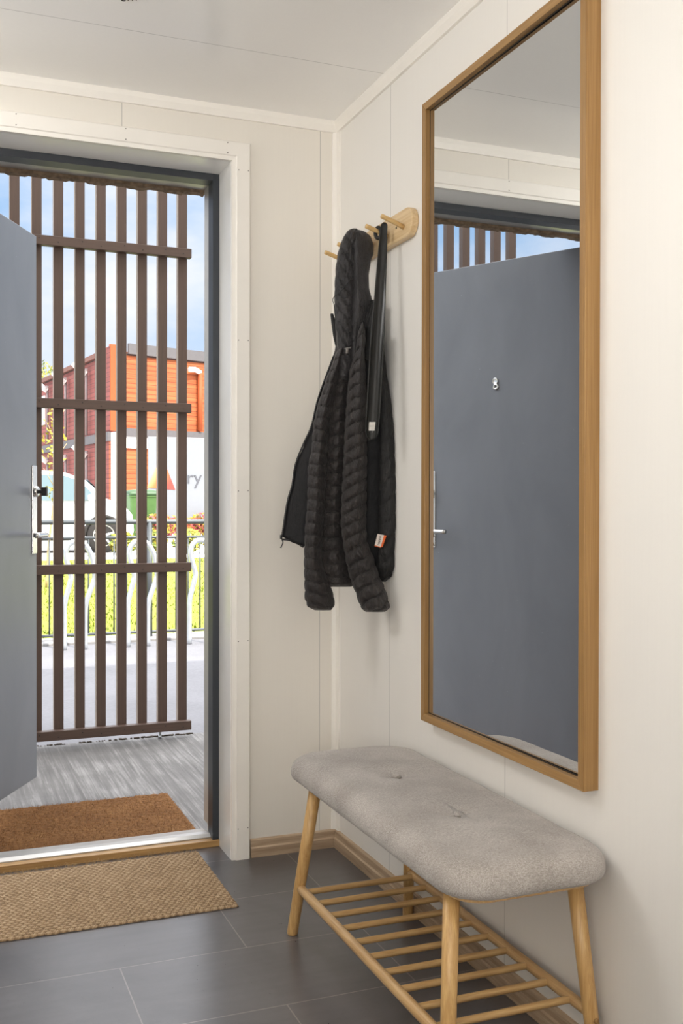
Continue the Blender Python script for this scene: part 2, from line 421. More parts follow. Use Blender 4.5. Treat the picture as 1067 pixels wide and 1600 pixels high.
for z in (2.20, 1.66, 1.18, .70, .10):
    nail(cr, RX+.02, z); nail(cr, RX+.052, z+.001)
for x in (-.38, -.70, -1.02): nail(ct, x, RZ+.014); nail(ct, x, RZ+.046)
# white reveal lining
bm = nb(); box(bm, (RX-.001, -.001, 0), (RX+.006, YD+.02, RZ)); tag(link('trim_7', bm, M['trim_in']), 'white reveal board lining the latch side of the doorway', 'reveal', kind='structure')
bm = nb(); box(bm, (RXL, -.001, RZ-.006), (RX, YD+.02, RZ)); tag(link('trim_8', bm, M['trim_in']), 'white reveal board lining the head of the doorway', 'reveal', kind='structure')
bm = nb(); box(bm, (RXL-.006, -.001, 0), (RXL, YD+.02, RZ)); tag(link('trim_9', bm, M['trim_in']), 'white reveal board lining the hinge side of the doorway', 'reveal', kind='structure')

# dark door frame with a pale rebate
FI = .0232
dfr = empty('trim_10', ((RX+RXL)/2, YD, 0)); tag(dfr, 'anthracite door frame set back in the white reveal', 'door frame', kind='structure')
inv = Matrix.Translation(-Vector(dfr.location))
def FB(name, boxes, mat, bevel=0):
    bm = nb()
    for a, b in boxes: box(bm, a, b)
    bmesh.ops.transform(bm, matrix=inv, verts=bm.verts)
    return link(name, bm, mat, dfr, bevel=bevel)
zt = RZ-.006
FB('frame_post', [((RX-FI, YD, .022), (RX-.001, YD+.06, zt))], M['frame_grey'], .001)
FB('frame_post', [((RXL+.001, YD, .022), (RXL+FI, YD+.06, zt))], M['frame_grey'], .001)
FB('frame_head', [((RXL+FI, YD, zt-FI), (RX-FI, YD+.06, zt))], M['frame_grey'], .001)
FB('rebate', [((RX-.002, YD+.06, .03), (RX+.02, YD+.20, zt+.02))], M['alu'])
FB('rebate', [((RXL-.01, YD+.06, .03), (RXL+.006, YD+.20, zt+.02))], M['alu'])
FB('rebate', [((RXL+.006, YD+.06, zt+.004), (RX-.002, YD+.20, zt+.02))], M['alu_white'])
# rough weathered edge of the outer cladding above the door
bm = nb(); N = 90
top, bot = [], []
for i in range(N+1):
    x = RXL + (RX-RXL)*i/N
    zb = zt-.004 - .006*abs(nz(x*40, 3, 1)) - (.004 if (i//6) % 2 else 0)
    bot.append((x, zb))
rings = [[Vector((x, .345, zb)), Vector((x, .345, zt+.06)), Vector((x, .375, zt+.06)), Vector((x, .375, zb-.002))] for x, zb in bot]
loft(bm, rings); tag(link('trim_11', bm, M['clad_edge']), 'rough weathered cladding edge above the outer doorway', 'cladding edge', kind='structure')
# threshold
th = empty('trim_12', ((RX+RXL)/2, YD, 0)); tag(th, 'door threshold of oak strip and pale metal sill', 'threshold', kind='structure')
inv = Matrix.Translation(-Vector(th.location)); dfr_keep = dfr; dfr = th
FB('oak_strip', [((RXL, YD-.006, 0), (RX, YD+.03, .022))], M['threshold_oak'], .002)
bm = nb(); prof = [(YD+.022, .0), (YD+.022, .026), (YD+.036, .034), (YD+.060, .034), (YD+.064, .029), (YD+.078, .029), (YD+.082, .024), (YD+.150, .016), (YD+.150, -.03), (YD+.022, -.03)]
loft(bm, [[Vector((x, y, z)) for y, z in prof] for x in (RXL+.005, RX-.02)]); bmesh.ops.transform(bm, matrix=inv, verts=bm.verts)
link('metal_sill', bm, M['alu_white'], th)
dfr = dfr_keep

# ------------------------------------------------------------------ the door leaf
DA = math.radians(62.2); DL, DZ0, DZ1, DT = .874, .075, 2.174, .055
hinge = Vector((-1.283, .19, 0))
door = tag(empty('door_1', hinge, DA), 'slate grey entrance door standing open to the outside', 'door', kind='structure')
# local: x along leaf from hinge, -y = room face
B('door_leaf', (0, 0, DZ0), (DL, DT, DZ1), M['door_grey'], door, .002)
plate = B('handle_plate', (DL-.049, -.006, .945), (DL-.008, .0, 1.285), M['steel'], door, .0015); plate['label'] = 'long satin steel handle plate'
bm = nb(); hz = 1.018; hx = DL-.028
tube(bm, smooth_path([(hx, -.006, hz), (hx, -.045, hz), (hx-.006, -.054, hz), (hx-.03, -.056, hz), (hx-.112, -.056, hz)], 5), .0095, 14)
link('lever_handle', bm, M['steel'], plate, True)
bm = nb(); lathe(bm, [(.021, -.006), (.021, -.014), (.018, -.02), (.013, -.02)], (hx, 0, 1.185), 'y', 24)
link('lock_rosette', bm, M['steel'], plate, True)
bm = nb(); tube(bm, [(hx, -.018, 1.185), (hx, -.034, 1.185)], .008, 12); box(bm, (hx-.006, -.055, 1.168), (hx+.006, -.032, 1.202))
link('thumb_turn', bm, M['dark_metal'], plate, bevel=.002)
# door viewer with its cover swung up
vx, vz = .513, 1.640
bm = nb(); lathe(bm, [(.014, 0), (.014, -.005), (.012, -.008), (.006, -.008), (.0055, -.004)], (vx, 0, vz), 'y', 24)
pv = link('door_viewer', bm, M['steel'], door, True)
bm = nb(); lathe(bm, [(.0055, -.0045), (.004, -.006)], (vx, 0, vz), 'y', 16); link('viewer_lens', bm, M['sensor'], pv)
bm = nb(); lathe(bm, [(.014, -.003), (.014, -.006), (.012, -.0075), (.011, -.0065)], (vx+.003, 0, vz+.024), 'y', 24); link('viewer_cover', bm, M['steel'], pv, True)

# ------------------------------------------------------------------ ceiling detector (bottom just in frame)
sd = tag(empty('smoke_detector', (-.805, -.640, RH)), 'small white round slotted detector on the ceiling at the top edge', 'smoke detector')
bm = nb(); lathe(bm, [(.050, 0), (.050, -.004), (.046, -.008), (.02, -.010), (.016, -.010)], n=40); link('housing', bm, M['white_plastic'], sd, True)
bm = nb()
for rr, k in ((.026, 16), (.033, 20), (.040, 24)):
    for i in range(k):
        a = 2*PI*i/k; lathe(bm, [(.0016, -.0075), (.0016, -.0105)], (rr*math.cos(a), rr*math.sin(a), .0), n=6)
link('vent_slots', bm, M['grey_slot'], sd)
bm = nb(); lathe(bm, [(.006, -.008), (.006, -.012), (.003, -.013)], (0, .047, .004), n=12); link('sensor_dot', bm, M['sensor'], sd)

MYAW = .30
# ------------------------------------------------------------------ wall mirror
my0, my1, mz0, mz1, md, mw = -1.450, -.708, .562, 2.203, .036, .0205
mir = tag(empty('wall_mirror', (0, (my0+my1)/2, mz0)), 'tall oak-framed mirror hanging on the wall above the bench', 'mirror')
mi = Matrix.Translation(-Vector(mir.location))
def bar(name, quad, mat):   # quad: outer/inner corners in (y,z), bar extruded in x with a glass rebate
    bm = nb()
    loft(bm, [[Vector((0, y, z)) for y, z in quad], [Vector((-md, y, z)) for y, z in quad]])
    bmesh.ops.transform(bm, matrix=mi, verts=bm.verts); return link(name, bm, mat, mir, bevel=.0012)
bar('frame_bar', [(my0, mz0), (my0, mz1), (my0+mw, mz1-mw), (my0+mw, mz0+mw)], M['oak_frame_v'])
bar('frame_bar', [(my1, mz0), (my1, mz1), (my1-mw, mz1-mw), (my1-mw, mz0+mw)], M['oak_frame_v'])
bar('frame_bar', [(my0, mz0), (my1, mz0), (my1-mw, mz0+mw), (my0+mw, mz0+mw)], M['oak_frame_y'])
bar('frame_bar', [(my0, mz1), (my1, mz1), (my1-mw, mz1-mw), (my0+mw, mz1-mw)], M['oak_frame_y'])
MG = -.0205
bm = nb(); box(bm, (.012, -.359, .012), (0, .359, mz1-mz0-.012))
mg = link('mirror_glass', bm, M['mirror'], mir); mg.location = (MG, 0, 0); mg.rotation_euler = (0, 0, math.radians(MYAW))
bm = nb(); g = mw+.0015; MG -= .0015
for a, b in (((MG-.0006, my0+mw, mz0+mw), (MG+.001, my0+g, mz1-mw)), ((MG-.0006, my1-g-.001, mz0+mw), (MG+.001, my1-mw, mz1-mw)),
             ((MG-.0006, my0+mw, mz0+mw), (MG+.001, my1-mw, mz0+g+.001)), ((MG-.0006, my0+mw, mz1-g-.001), (MG+.001, my1-mw, mz1-mw))): box(bm, a, b)
bmesh.ops.transform(bm, matrix=mi, verts=bm.verts); link('glass_seam', bm, M['black_gap'], mir)

# ------------------------------------------------------------------ peg rack
pr = tag(empty('coat_rack', (0, -.352, 1.925)), 'pale ash peg rack with rounded ends on the wall beside the mirror', 'coat rack')
bm = nb(); hw_, hh = .266, .041; pts = []
for cx, s0 in ((hw_-hh, -PI/2), (-(hw_-hh), PI/2)):
    for k in range(13):
        a = s0 + PI*k/12; pts.append((cx + hh*math.cos(a), hh*math.sin(a)))
# flattened D ends
loft(bm, [[Vector((-.0005, y, z)) for y, z in pts], [Vector((-.021, y, z)) for y, z in pts]])
link('board', bm, M['ash'], pr, bevel=.002)
peg0 = None
for i, y in enumerate((-.572, -.462, -.352, -.242, -.132)):
    if peg0 is None:
        bm = nb(); tube(bm, [(-.018, .012, -.006), (-.05, .006, .004), (-.090, 0, .0145), (-.094, 0, .0155)], [.0068, .0068, .0068, .006], 14)
        p = peg0 = link('peg', bm, M['ash_peg'], pr, True)
    else:
        p = peg0.copy(); COL.objects.link(p); p.parent = pr
    p.location = (0, y+.352, -.004)
bm = nb(); lathe(bm, [(.0035, -.0205), (.0035, -.0225)], (0, -.162, 0), 'x', 10); link('screw_head', bm, M['dark_metal'], pr)

# ------------------------------------------------------------------ jacket hanging by its hood
def interp(rows, y):
    if y <= rows[0][0]: return rows[0][1:]
    for a, b in zip(rows, rows[1:]):
        if y <= b[0]:
            t = (y-a[0])/(b[0]-a[0]); t = t*t*(3-2*t)*.35 + t*.65
            return tuple(p + (q-p)*t for p, q in zip(a[1:], b[1:]))
    return rows[-1][1:]
DEPTH = [(430, -.255), (500, -.300), (555, -.358), (590, -.415), (626, -.497)]
def Yb(px): return interp(DEPTH, px)[0]
tow = -Vector((cF.x, cF.y, 0)).normalized()
jorg = Vector((-.06, -.36, 1.93))
jk = tag(empty('puffer_jacket', jorg), 'black quilted hooded puffer jacket hanging open from a rack peg', 'jacket')
def puff(name, rows, thick, mat, q=22, depth=.28, off=0., slant=0., seed=0, n=64, round_=0., sq=1.0, ridge=0., closebot=True, fine=.05, power=.42, ridgepos=.1):
    """rows: (py, x_left, x_right) outline seen from the front; a quilted tube following it."""
    bm = nb(); hv = []; y0, y1 = rows[0][0], rows[-1][0]; M_ = max(12, int((y1-y0)/1.05)); rings = []
    for i in range(M_+1):
        t = i/M_; py = y0 + (y1-y0)*t
        xl, xr = interp(rows, py); xc = (xl+xr)/2
        base = onY(xc, py, Yb(xc)); dep = (base-cC).dot(cF); hw = (xr-xl)/2*dep/FPX
        e = 1.0
        if closebot and t > .975: e = math.sqrt(max(.02, 1-((t-.975)/.025)**2))
        if t < .05 and round_: e = math.sqrt(max(.03, 1-((.05-t)/.05)**2))
        ring = []
        for k in range(n):
            th = 2*PI*k/n; c, s = math.cos(th), math.sin(th)
            cs = math.copysign(abs(c)**sq, c); ss = math.copysign(abs(s)**sq, s)
            ph = (py - y0 + slant*c*hw*FPX/dep)/q + .16*nz(c*1.7+seed, s*1.7, t*3+seed) + .05*nz(c*9+seed, s*9, py*.05)
            pf = abs(math.sin(PI*ph))**power
            rr = 1 - depth*(1-pf)
            rr += fine*(nz(c*5+seed*3, s*5, py*.10) + .6*nz(c*16+seed, s*16, py*.10)*(1.3-pf))
            lat = hw*cs*(1 - depth*.22*(1-pf))*(e*.22+.78 if t > .5 else e*.55+.45)
            tt = thick*ss*rr*e
            if ridge and s > 0: tt += ridge*max(0, 1-abs(c-ridgepos)/.6)*e
            P = base + cR*lat + tow*(tt + off)
            P.x = min(P.x, -.003)
            if P.z > 1.875: P.x = min(P.x, -.0235)
            ring.append(P - jorg); hv.append(pf)
        rings.append(ring)
    loft(bm, rings); o = link(name, bm, mat, jk, True)
    o.data.attributes.new('h', 'FLOAT', 'POINT').data.foreach_set('value', hv); return o

# black inside of the body, set back
puff('body_lining', [(476, 560, 588), (540, 556, 600), (620, 540, 610), (720, 535, 613), (820, 535, 611), (880, 545, 605), (905, 552, 598), (912, 556, 590)], .022, M['lining'], 60, .05, -.030, seed=1)
# front half hugging the wall, outer quilts
fr = puff('front_panel', [(470, 578, 586), (490, 577, 590), (540, 579, 600), (580, 583, 604), (625, 590, 611), (678, 593, 617), (725, 592, 621), (772, 592, 623), (819, 591, 624), (854, 589, 622), (884, 588, 621), (900, 588, 613), (909, 590, 604)], .020, M['lining2'], 31, .36, -.002, slant=.9, seed=2, ridge=.004)
# other front half, swung outwards, zip edge at the far side
lf = puff('front_panel', [(545, 523, 530), (560, 519, 530), (596, 506, 526), (627, 496, 520), (665, 487, 512), (693, 475, 506), (725, 462, 502), (756, 457, 500), (779, 450.5, 498), (803, 446, 496), (831, 442, 494), (838, 440, 492), (846, 452, 490), (854, 470, 486)], .012, M['lining'], 44, .12, -.016, seed=3)
# back panel
puff('back_panel', [(540, 523, 560), (566, 522, 558), (600, 517, 550), (655, 509, 546), (714, 507, 544), (772, 503, 541), (819, 499, 540), (866, 496, 546), (890, 498, 551), (905, 503, 553), (917, 506, 554)], .040, M['nylon'], 20.0, .46, -.004, seed=4, ridge=.012, fine=.10)
# sleeves
s1 = puff('sleeve', [(548, 527, 541), (566, 520, 537), (600, 507, 528), (640, 495, 519), (664, 489.5, 515), (700, 487, 513), (732, 481, 511), (784, 480, 508), (831, 476, 505), (878, 475, 504), (905, 475.5, 514), (934, 476, 523), (946, 480, 523), (952, 489, 520)], .034, M['nylon'], 18.0, .44, .026, slant=-.2, seed=5, ridge=.012, fine=.10)
s2 = puff('sleeve', [(512, 563, 567), (524, 559, 570), (534, 557, 571), (554, 555, 569), (585, 545, 571), (630, 541, 572), (679, 537.5, 573), (721, 536, 573), (772, 533.5, 572.5), (819, 532, 571.5), (845, 535, 573.5), (873, 539.5, 584), (901, 546, 593), (914, 551, 600), (934, 558, 606), (946, 562, 608.5), (953, 567, 604)], .042, M['nylon'], 19.0, .44, .050, slant=.55, seed=6, ridge=.020, fine=.10, ridgepos=.25)
# shoulders / collar
puff('collar', [(490, 516, 521), (500, 517, 524), (520, 519.5, 528), (545, 524.5, 534), (562, 525, 540)], .012, M['lining2'], 60, .1, -.01, seed=7)
puff('collar', [(471, 583.5, 585.5), (480, 580, 586.5), (495, 575, 589), (520, 571, 594), (550, 568, 600), (566, 568, 600)], .014, M['lining2'], 40, .12, .014, seed=8)
# hood: quilted outer half and smooth side half, with a crease between
puff('hood', [(360, 550, 564), (364, 545, 574), (371, 540, 580), (384, 538, 584), (396, 540, 583.5), (410, 543, 579), (430, 545, 576), (450, 546, 576.5), (468, 545, 581), (485, 543, 583), (510, 541, 578), (540, 540, 574), (575, 541, 570), (600, 545, 566)], .040, M['hoodnylon'], 150, .10, .0, seed=9, round_=1, ridge=.012, ridgepos=-.2)
hd = puff('hood', [(361, 548, 560), (366, 541, 561), (376, 535.5, 560), (390, 530, 557), (402, 527, 556), (424, 524, 555), (450, 522.5, 554.5), (480, 522, 554), (505, 523, 553), (530, 525, 553), (550, 527, 553), (575, 528, 550), (596, 532, 546)], .034, M['hoodnylon'], 22.5, .36, .026, slant=-1.2, seed=10, round_=1, fine=.10)
hd['label'] = 'quilted outer half of the hood with drawcord'
def jpt(px, py, off): 
    b = onY(px, py, Yb(px)); return b + tow*off - jorg
# zip along the outer edge of the swung front half
bm = nb(); zp = [(521, 556), (506, 596), (495.5, 627), (486.5, 665), (474, 693), (461.5, 725), (456.5, 756), (450, 779), (445.5, 803), (441.5, 831), (439.5, 841)]
tube(bm, smooth_path([jpt(x, y, -.008) for x, y in zp], 5), .0028, 8); link('zipper', bm, M['zip'], lf, True)
bm = nb(); tube(bm, [jpt(439.5, 836, -.006), jpt(439, 842, -.004)], [.0045, .0035], 8); tube(bm, smooth_path([jpt(440, 842, -.003), jpt(442, 848, -.002), jpt(438.5, 856, -.001)], 4), [.0016]*8+[.0026], 6)
link('zip_pull', bm, M['zip'], lf, True)
bm = nb(); hp = [(440, 843), (450, 844), (462, 848), (474, 855)]
tube(bm, smooth_path([jpt(x, y, -.012) for x, y in hp], 5), .003, 8); link('hem', bm, M['zip'], lf, True)
bm = nb(); hp = [(623, 800), (612, 835), (602, 862), (594, 880), (600, 893), (607, 906)]
tube(bm, smooth_path([jpt(x-2, y, .022) for x, y in [(608, 812), (602, 834), (597, 856), (592, 872), (594, 884), (602, 897)]], 5), .0024, 8); link('zipper', bm, M['zip'], fr, True)
# drawcords
bm = nb()
tube(bm, smooth_path([jpt(*p) for p in ((550, 405, .064), (552, 425, .064), (549, 440, .066), (541, 452, .068), (532, 463, .066), (522, 470, .056), (520, 475, .05), (522, 482, .056), (523.5, 500, .056), (526, 520, .062), (534, 535, .070), (541, 546, .072))], 6), .0011, 6)
tube(bm, smooth_path([jpt(*p) for p in ((556, 532, .070), (549, 542, .074), (544, 547, .074))], 5), .0011, 6)
link('drawcord', bm, M['cord'], hd, True)
bm = nb(); tube(bm, [jpt(538.5, 551, .074), jpt(548, 549, .076)], .0022, 8); tube(bm, [jpt(542.5, 550, .076), jpt(542, 558, .076)], [.004, .0045], 10)
link('cord_toggle', bm, M['toggle'], hd, True)
bm = nb(); tube(bm, smooth_path([jpt(*p) for p in ((577, 484, .034), (578, 478, .036), (582, 474, .034), (585, 473, .03)) ], 5), .001, 6)
tube(bm, smooth_path([jpt(*p) for p in ((583, 475, .03), (577, 492, .034), (571, 512, .036), (569, 530, .036))], 5), .001, 6)
tube(bm, [jpt(576, 483, .036), jpt(575.5, 486, .036)], .002, 8); link('drawcord', bm, M['cord'], jk, True)
# woven tag at the side
def quad(bm, pts, th, mat=0):
    vs = [bm.verts.new(p) for p in pts]; n_ = (vs[1].co-vs[0].co).cross(vs[3].co-vs[0].co).normalized()*th
    w = [bm.verts.new(v.co + n_) for v in vs]
    for f in ((vs[0], vs[1], vs[2], vs[3]), (w[3], w[2], w[1], w[0])): bm.faces.new(f).material_index = mat
    for i in range(4): bm.faces.new((vs[i], w[i], w[(i+1) % 4], vs[(i+1) % 4])).material_index = mat
TO = .040
bm = nb(); quad(bm, [jpt(589, 833.5, TO), jpt(599, 835.5, TO), jpt(594, 853.5, TO), jpt(584.7, 851, TO)], .001)
tg = link('care_tag', bm, M['tagwhite'], fr); tg['label'] = 'small white and orange woven tag'
bm = nb(); quad(bm, [jpt(599, 835.5, TO), jpt(602.5, 836.5, TO), jpt(596.5, 854, TO), jpt(594, 853.5, TO)], .001)
quad(bm, [jpt(584.7, 851, TO), jpt(594, 853.5, TO), jpt(594, 855, TO), jpt(584.2, 852.3, TO)], .001); link('tag_edge', bm, M['tagorange'], tg)
bm = nb()
tube(bm, smooth_path([jpt(x, y, TO+.002) for x, y in ((591.5, 837.5), (595, 838.5), (591, 841), (594.5, 842), (590.5, 843.5), (593.5, 845), (590, 846.5), (593, 847.5), (589.5, 849.5), (588.5, 851))], 3), .0006, 4)
link('tag_lettering', bm, M['ink'], tg)

# ------------------------------------------------------------------ shoehorn hanging from the second peg
so = Vector((-.05, -.475, 1.94))
sh = tag(empty('shoehorn', so), 'long black shoehorn with a white sticker hanging in front of the jacket', 'shoehorn')
A = Vector((-.048, -.490, 1.944)); Bp = onY(580, 688, -.515)
bm = nb(); rings = []; N = 90
dirv = (Bp-A).normalized(); sx = cR.copy(); fn = dirv.cross(sx).normalized()
if fn.dot(tow) < 0: fn = -fn
for i in range(N+1):
    t = i/N; c = A.lerp(Bp, t)
    w = .0095 + .0095*min(1, t/.55) ; e = 1.0
    if t < .013: w *= math.sqrt(max(.12, 1-((.013-t)/.013)**2))
    if t > .95: w *= math.sqrt(max(.03, 1-((t-.95)/.055)**2))
    curve = .10 + .55*min(1, max(0, (t-.05)/.5))
    ring = []
    K = 16
    for k in range(K+1):
        s = -1 + 2*k/K; ring.append(c + sx*(w*s) + fn*(curve*w*s*s + .0018))
    for k in range(K, -1, -1):
        s = -1 + 2*k/K; ring.append(c + sx*(w*s) + fn*(curve*w*s*s - .0018))
    rings.append([p-so for p in ring])
loft(bm, rings); link('blade', bm, M['horn'], sh, True)
for s in (-1, 1):
    bm = nb(); tube(bm, [A.lerp(Bp, t) + sx*((.0095 + .0095*min(1, t/.55))*s) + fn*((.10+.55*min(1, max(0, (t-.05)/.5)))*(.0095+.0095*min(1, t/.55))) - so for t in [x/30 for x in range(2, 29)]], .0011, 6)
    link('edge_rim', bm, M['hornedge'], sh, True)
c0, c1 = A.lerp(Bp, .918), A.lerp(Bp, .957)
bm = nb(); w = .0085; o_ = fn*.0045
quad(bm, [c0 - sx*.013 + o_ - so, c0 + sx*w + o_ - so, c1 + sx*(w-.001) + o_ - so, c1 - sx*.014 + o_ - so], .0008); st = link('sticker', bm, M['sticker'], sh); st['label'] = 'small white sticker near the tip'
bm = nb()
for r_ in range(5):
    cc = c0.lerp(c1, .2 + .15*r_)
    for q_ in range(4):
        if random.random() < .75: a0 = -.011 + .0046*q_; quad(bm, [cc + sx*a0 + o_*1.25 - so, cc + sx*(a0+.003) + o_*1.25 - so, cc + sx*(a0+.003) + dirv*.0014 + o_*1.25 - so, cc + sx*a0 + dirv*.0014 + o_*1.25 - so], .0002)
link('sticker_print', bm, M['stickerink'], st)
bm = nb(); ctr = Vector((-.050, -.462, 1.921))
rp = [ctr + Vector((.003*math.sin(a), -.013*math.cos(a) - .004, .019*math.sin(a))) for a in [2*PI*k/24 for k in range(25)]]
rp = [ctr + sx*(.008*math.cos(a)-.004) + Vector((0, 0, .0155*math.sin(a))) + tow*.004*math.cos(a) for a in [2*PI*k/24 for k in range(25)]]
tube(bm, [p-so for p in rp], .0055, 10, cap=False); link('hanging_ring', bm, M['cord'], sh, True)

# ------------------------------------------------------------------ the bench
bx, by = -.193, -1.052
bn = tag(empty('bench', (bx, by, 0)), 'bamboo shoe bench with grey upholstered seat standing against the wall', 'bench')
def rrect(hx_, hy_, r, n=14, step=.02):
    r = min(r, hx_-.0005, hy_-.0005); out = []
    for cx, cy, a0 in ((hx_-r, hy_-r, 0), (-(hx_-r), hy_-r, PI/2), (-(hx_-r), -(hy_-r), PI), (hx_-r, -(hy_-r), 1.5*PI)):
        for k in range(n+1):
            a = a0 + PI/2*k/n; out.append((cx + r*math.cos(a), cy + r*math.sin(a)))
    # even out straight edges
    res = []
    for i, p in enumerate(out):
        q = out[(i+1) % len(out)]; d = math.hypot(q[0]-p[0], q[1]-p[1]); k = max(1, int(d/step))
        for j in range(k): res.append((p[0]+(q[0]-p[0])*j/k, p[1]+(q[1]-p[1])*j/k))
    return res
HX, HY, ZB, ZT = .181, .497, .414, .480
plan = rrect(HX, HY, .085, 20, .005)
def shrink(f):  # scale plan towards a central spine
    return [(x*f if abs(y) <= HY-HX else x*f, (math.copysign(max(0, abs(y)-(HY-HX)), y)*f + (max(-(HY-HX), min(HY-HX, y)))*(1 if f > .02 else 1)*(.0+1.0*min(1, f*1.0+0))) if False else y*(1-(1-f)*HX/HY)) for x, y in plan]
btn = [(0.004, .165), (0.0, -.165)]
def crown_z(f): # f: 0 centre .. 1 edge
    return ZT - .012*f**2.2
prof = [(.90, .002), (.955, 0), (.985, .005), (.998, .012), (1.0, .019), (.995, .028), (.980, .037), (.955, .0445), (.915, .0510), (.86, .0560), (.80, .0590)]
prof = [(f, ZB+h) for f, h in prof]; zf = ZB+.0590
rings = [[(x, y, z) for x, y in shrink(f)] for f, z in prof]
for i in range(1, 41):
    f = max(.004, .80*(1-i/40)); z = ZT - (ZT-zf)*(f/.80)**2.0
    rings.append([(x, y, z) for x, y in shrink(f)])
def dimple(p):
    x, y, z = p
    if z > ZB+.04:
        for (u, v) in btn:
            d = math.hypot(x-u, y-v); z -= .014*math.exp(-(d/.025)**1.6) + .0045*math.exp(-(d/.065)**2)
            a = math.atan2(y-v, x-u); z -= .0025*math.exp(-((d-.035)/.025)**2)*(.5+.5*math.cos(4*a))
    z += .0012*nz(x*14, y*14, 2)
    return Vector((x, y, z))
bm = nb(); loft(bm, [[dimple(p) for p in r] for r in rings])
cu = link('cushion', bm, M['wool'], bn, True); cu['label'] = 'grey melange wool cushion with two buttons'
for (u, v) in btn:
    bm = nb(); zz = ZT-.0115
    lathe(bm, [(.003, zz-.006), (.0100, zz-.003), (.0112, zz), (.0095, zz+.0045), (.006, zz+.0065), (.0015, zz+.007)], (u, v, 0), n=20); link('button', bm, M['wool'], cu, True)
# under-seat frame
bm = nb(); pl = [(x*.86, y*.95) for x, y in rrect(HX, HY, .07, 8)]
loft(bm, [[Vector((x, y, ZB-.012)) for x, y in pl], [Vector((x, y, ZB+.003)) for x, y in pl]]); link('seat_base', bm, M['bamboo_y'], bn, bevel=.002)
legs = {}
for sx_ in (-1, 1):
    for sy in (-1, 1):
        foot = Vector((sx_*.166 + (-.006 if sx_ < 0 else .000), sy*.440, 0)); top = Vector((sx_*.137, sy*.375 - .018, ZB-.008))
        bm = nb(); k = (top-foot).normalized()
        tube(bm, [foot, foot+k*.006, foot+k*.2, top], [.0135, .0145, .0155, .0165], 20); legs[sx_, sy] = (foot, top)
        lg = link('leg', bm, M['bamboo_v'], bn, True)
        bm = nb(); lathe(bm, [(.0115, -.0), (.0125, .003)], foot + Vector((0, 0, -.0005)), n=16); link('foot_pad', bm, M['white_plastic'], lg)
        if sx_ > 0 and sy < 0:
            P_ = foot.lerp(top, .30); bm = nb(); lathe(bm, [(.0055, -.0), (.0055, -.002), (.003, -.003)], P_ + Vector((.001, -.0150, 0)), 'y', 14); link('screw_head', bm, M['oak_frame_v'], lg, True)
rail = {}
for sx_ in (-1, 1):
    a = legs[sx_, -1][0].lerp(legs[sx_, -1][1], .322); b = legs[sx_, 1][0].lerp(legs[sx_, 1][1], .322)
    bm = nb(); d = (b-a).normalized(); tube(bm, [a+d*.008, a+d*.02, b-d*.02, b-d*.008], [.0105, .012, .012, .0105], 18); link('shelf_rail', bm, M['bamboo_y'], bn, True); rail[sx_] = (a, b)
r0 = None
for i in range(10):
    t = .075 + .88*i/9
    a = rail[-1][0].lerp(rail[-1][1], t); b = rail[1][0].lerp(rail[1][1], t)
    if r0 is None:
        bm = nb(); L = (b-a); tube(bm, [L*.0, L*.03, L*.97, L], .0078, 14); r0 = o = link('shelf_rung', bm, M['bamboo_x'], bn, True)
    else:
        o = r0.copy(); COL.objects.link(o); o.parent = bn
    o.location = a

# ------------------------------------------------------------------ mats
def set_attr(o, vals):
    at = o.data.attributes.new('h', 'FLOAT', 'POINT'); at.data.foreach_set('value', vals)
def grid_mat(name, x0, x1, y0, y1, step, hf, edge, skew=0.):
    nx, ny = int((x1-x0)/step), int((y1-y0)/step); bm = nb(); vs = []; hs = []
    for j in range(ny+1):
        row = []
        for i in range(nx+1):
            u, v = i/nx, j/ny; x = x0+(x1-x0)*u; y = y0+(y1-y0)*v
            z, h = hf(x, y, min(u, 1-u)*(x1-x0), min(v, 1-v)*(y1-y0))
            ox, oy = 0, 0
            if i in (0, nx): ox = edge*nz(y*30, 7, i); z = 0.001
            if j in (0, ny): oy = edge*nz(x*30, 3, j); z = 0.001
            row.append(bm.verts.new((x+ox, y+oy+skew*(x-x0), z))); hs.append(h)
        vs.append(row)
    for j in range(ny):
        for i in range(nx): bm.faces.new((vs[j][i], vs[j][i+1], vs[j+1][i+1], vs[j+1][i]))
    return bm, hs
def jute_h(x, y, ex, ey):
    px_, py_ = .0195, .0150                   # slanting yarn loops, alternate rows shifted by half a loop
    wob = .22*nz(x*22, y*22, 1)
    r = y/py_ + .15*nz(x*30, y*30, 8); k = math.floor(r); fy = r-k-.5
    c = x/px_ + (.5 if k % 2 else 0) + wob; i = math.floor(c); fx = c-i-.5
    j = .5+.5*nz(i*3.1, k*2.7, 4)
    a = fx*.9 + fy*.30; b = fy*.95 - fx*.25
    h = max(0, 1 - (a*a*3.4 + b*b*4.2))**.55
    h *= .80+.20*math.cos(34*fx*.5+26*fy) + .22*nz(x*260, y*260, 2)
    h *= .72+.4*j
    e = min(1, min(ex, ey)/.01)
    return .004 + .0058*h*(.4+.6*e), h
bm, hs = grid_mat('woven_doormat', -1.16, -.446, -.388, .100, .0026, jute_h, .004)
jm = link('woven_doormat', bm, M['jute'], None, True); set_attr(jm, hs)
jm.location = (0, 0, 0)
tag(jm, 'light brown woven jute doormat on the floor tiles inside the door', 'doormat')
bm = nb()
for _ in range(260):
    side = random.random()
    if side < .55: x, y = random.uniform(-1.15, -.45), .098
    elif side < .8: x, y = random.uniform(-1.15, -.45), -.386
    else: x, y = random.uniform(-1.15, -.45), random.uniform(-.38, .09)
    a = random.uniform(0, 2*PI); l = random.uniform(.006, .022); h0 = .008
    tube(bm, smooth_path([(x, y, h0), (x+l*.5*math.cos(a), y+l*.5*math.sin(a), h0+random.uniform(.003, .012)), (x+l*math.cos(a), y+l*math.sin(a), h0*.6+random.uniform(0, .004))], 3), .0004, 4)
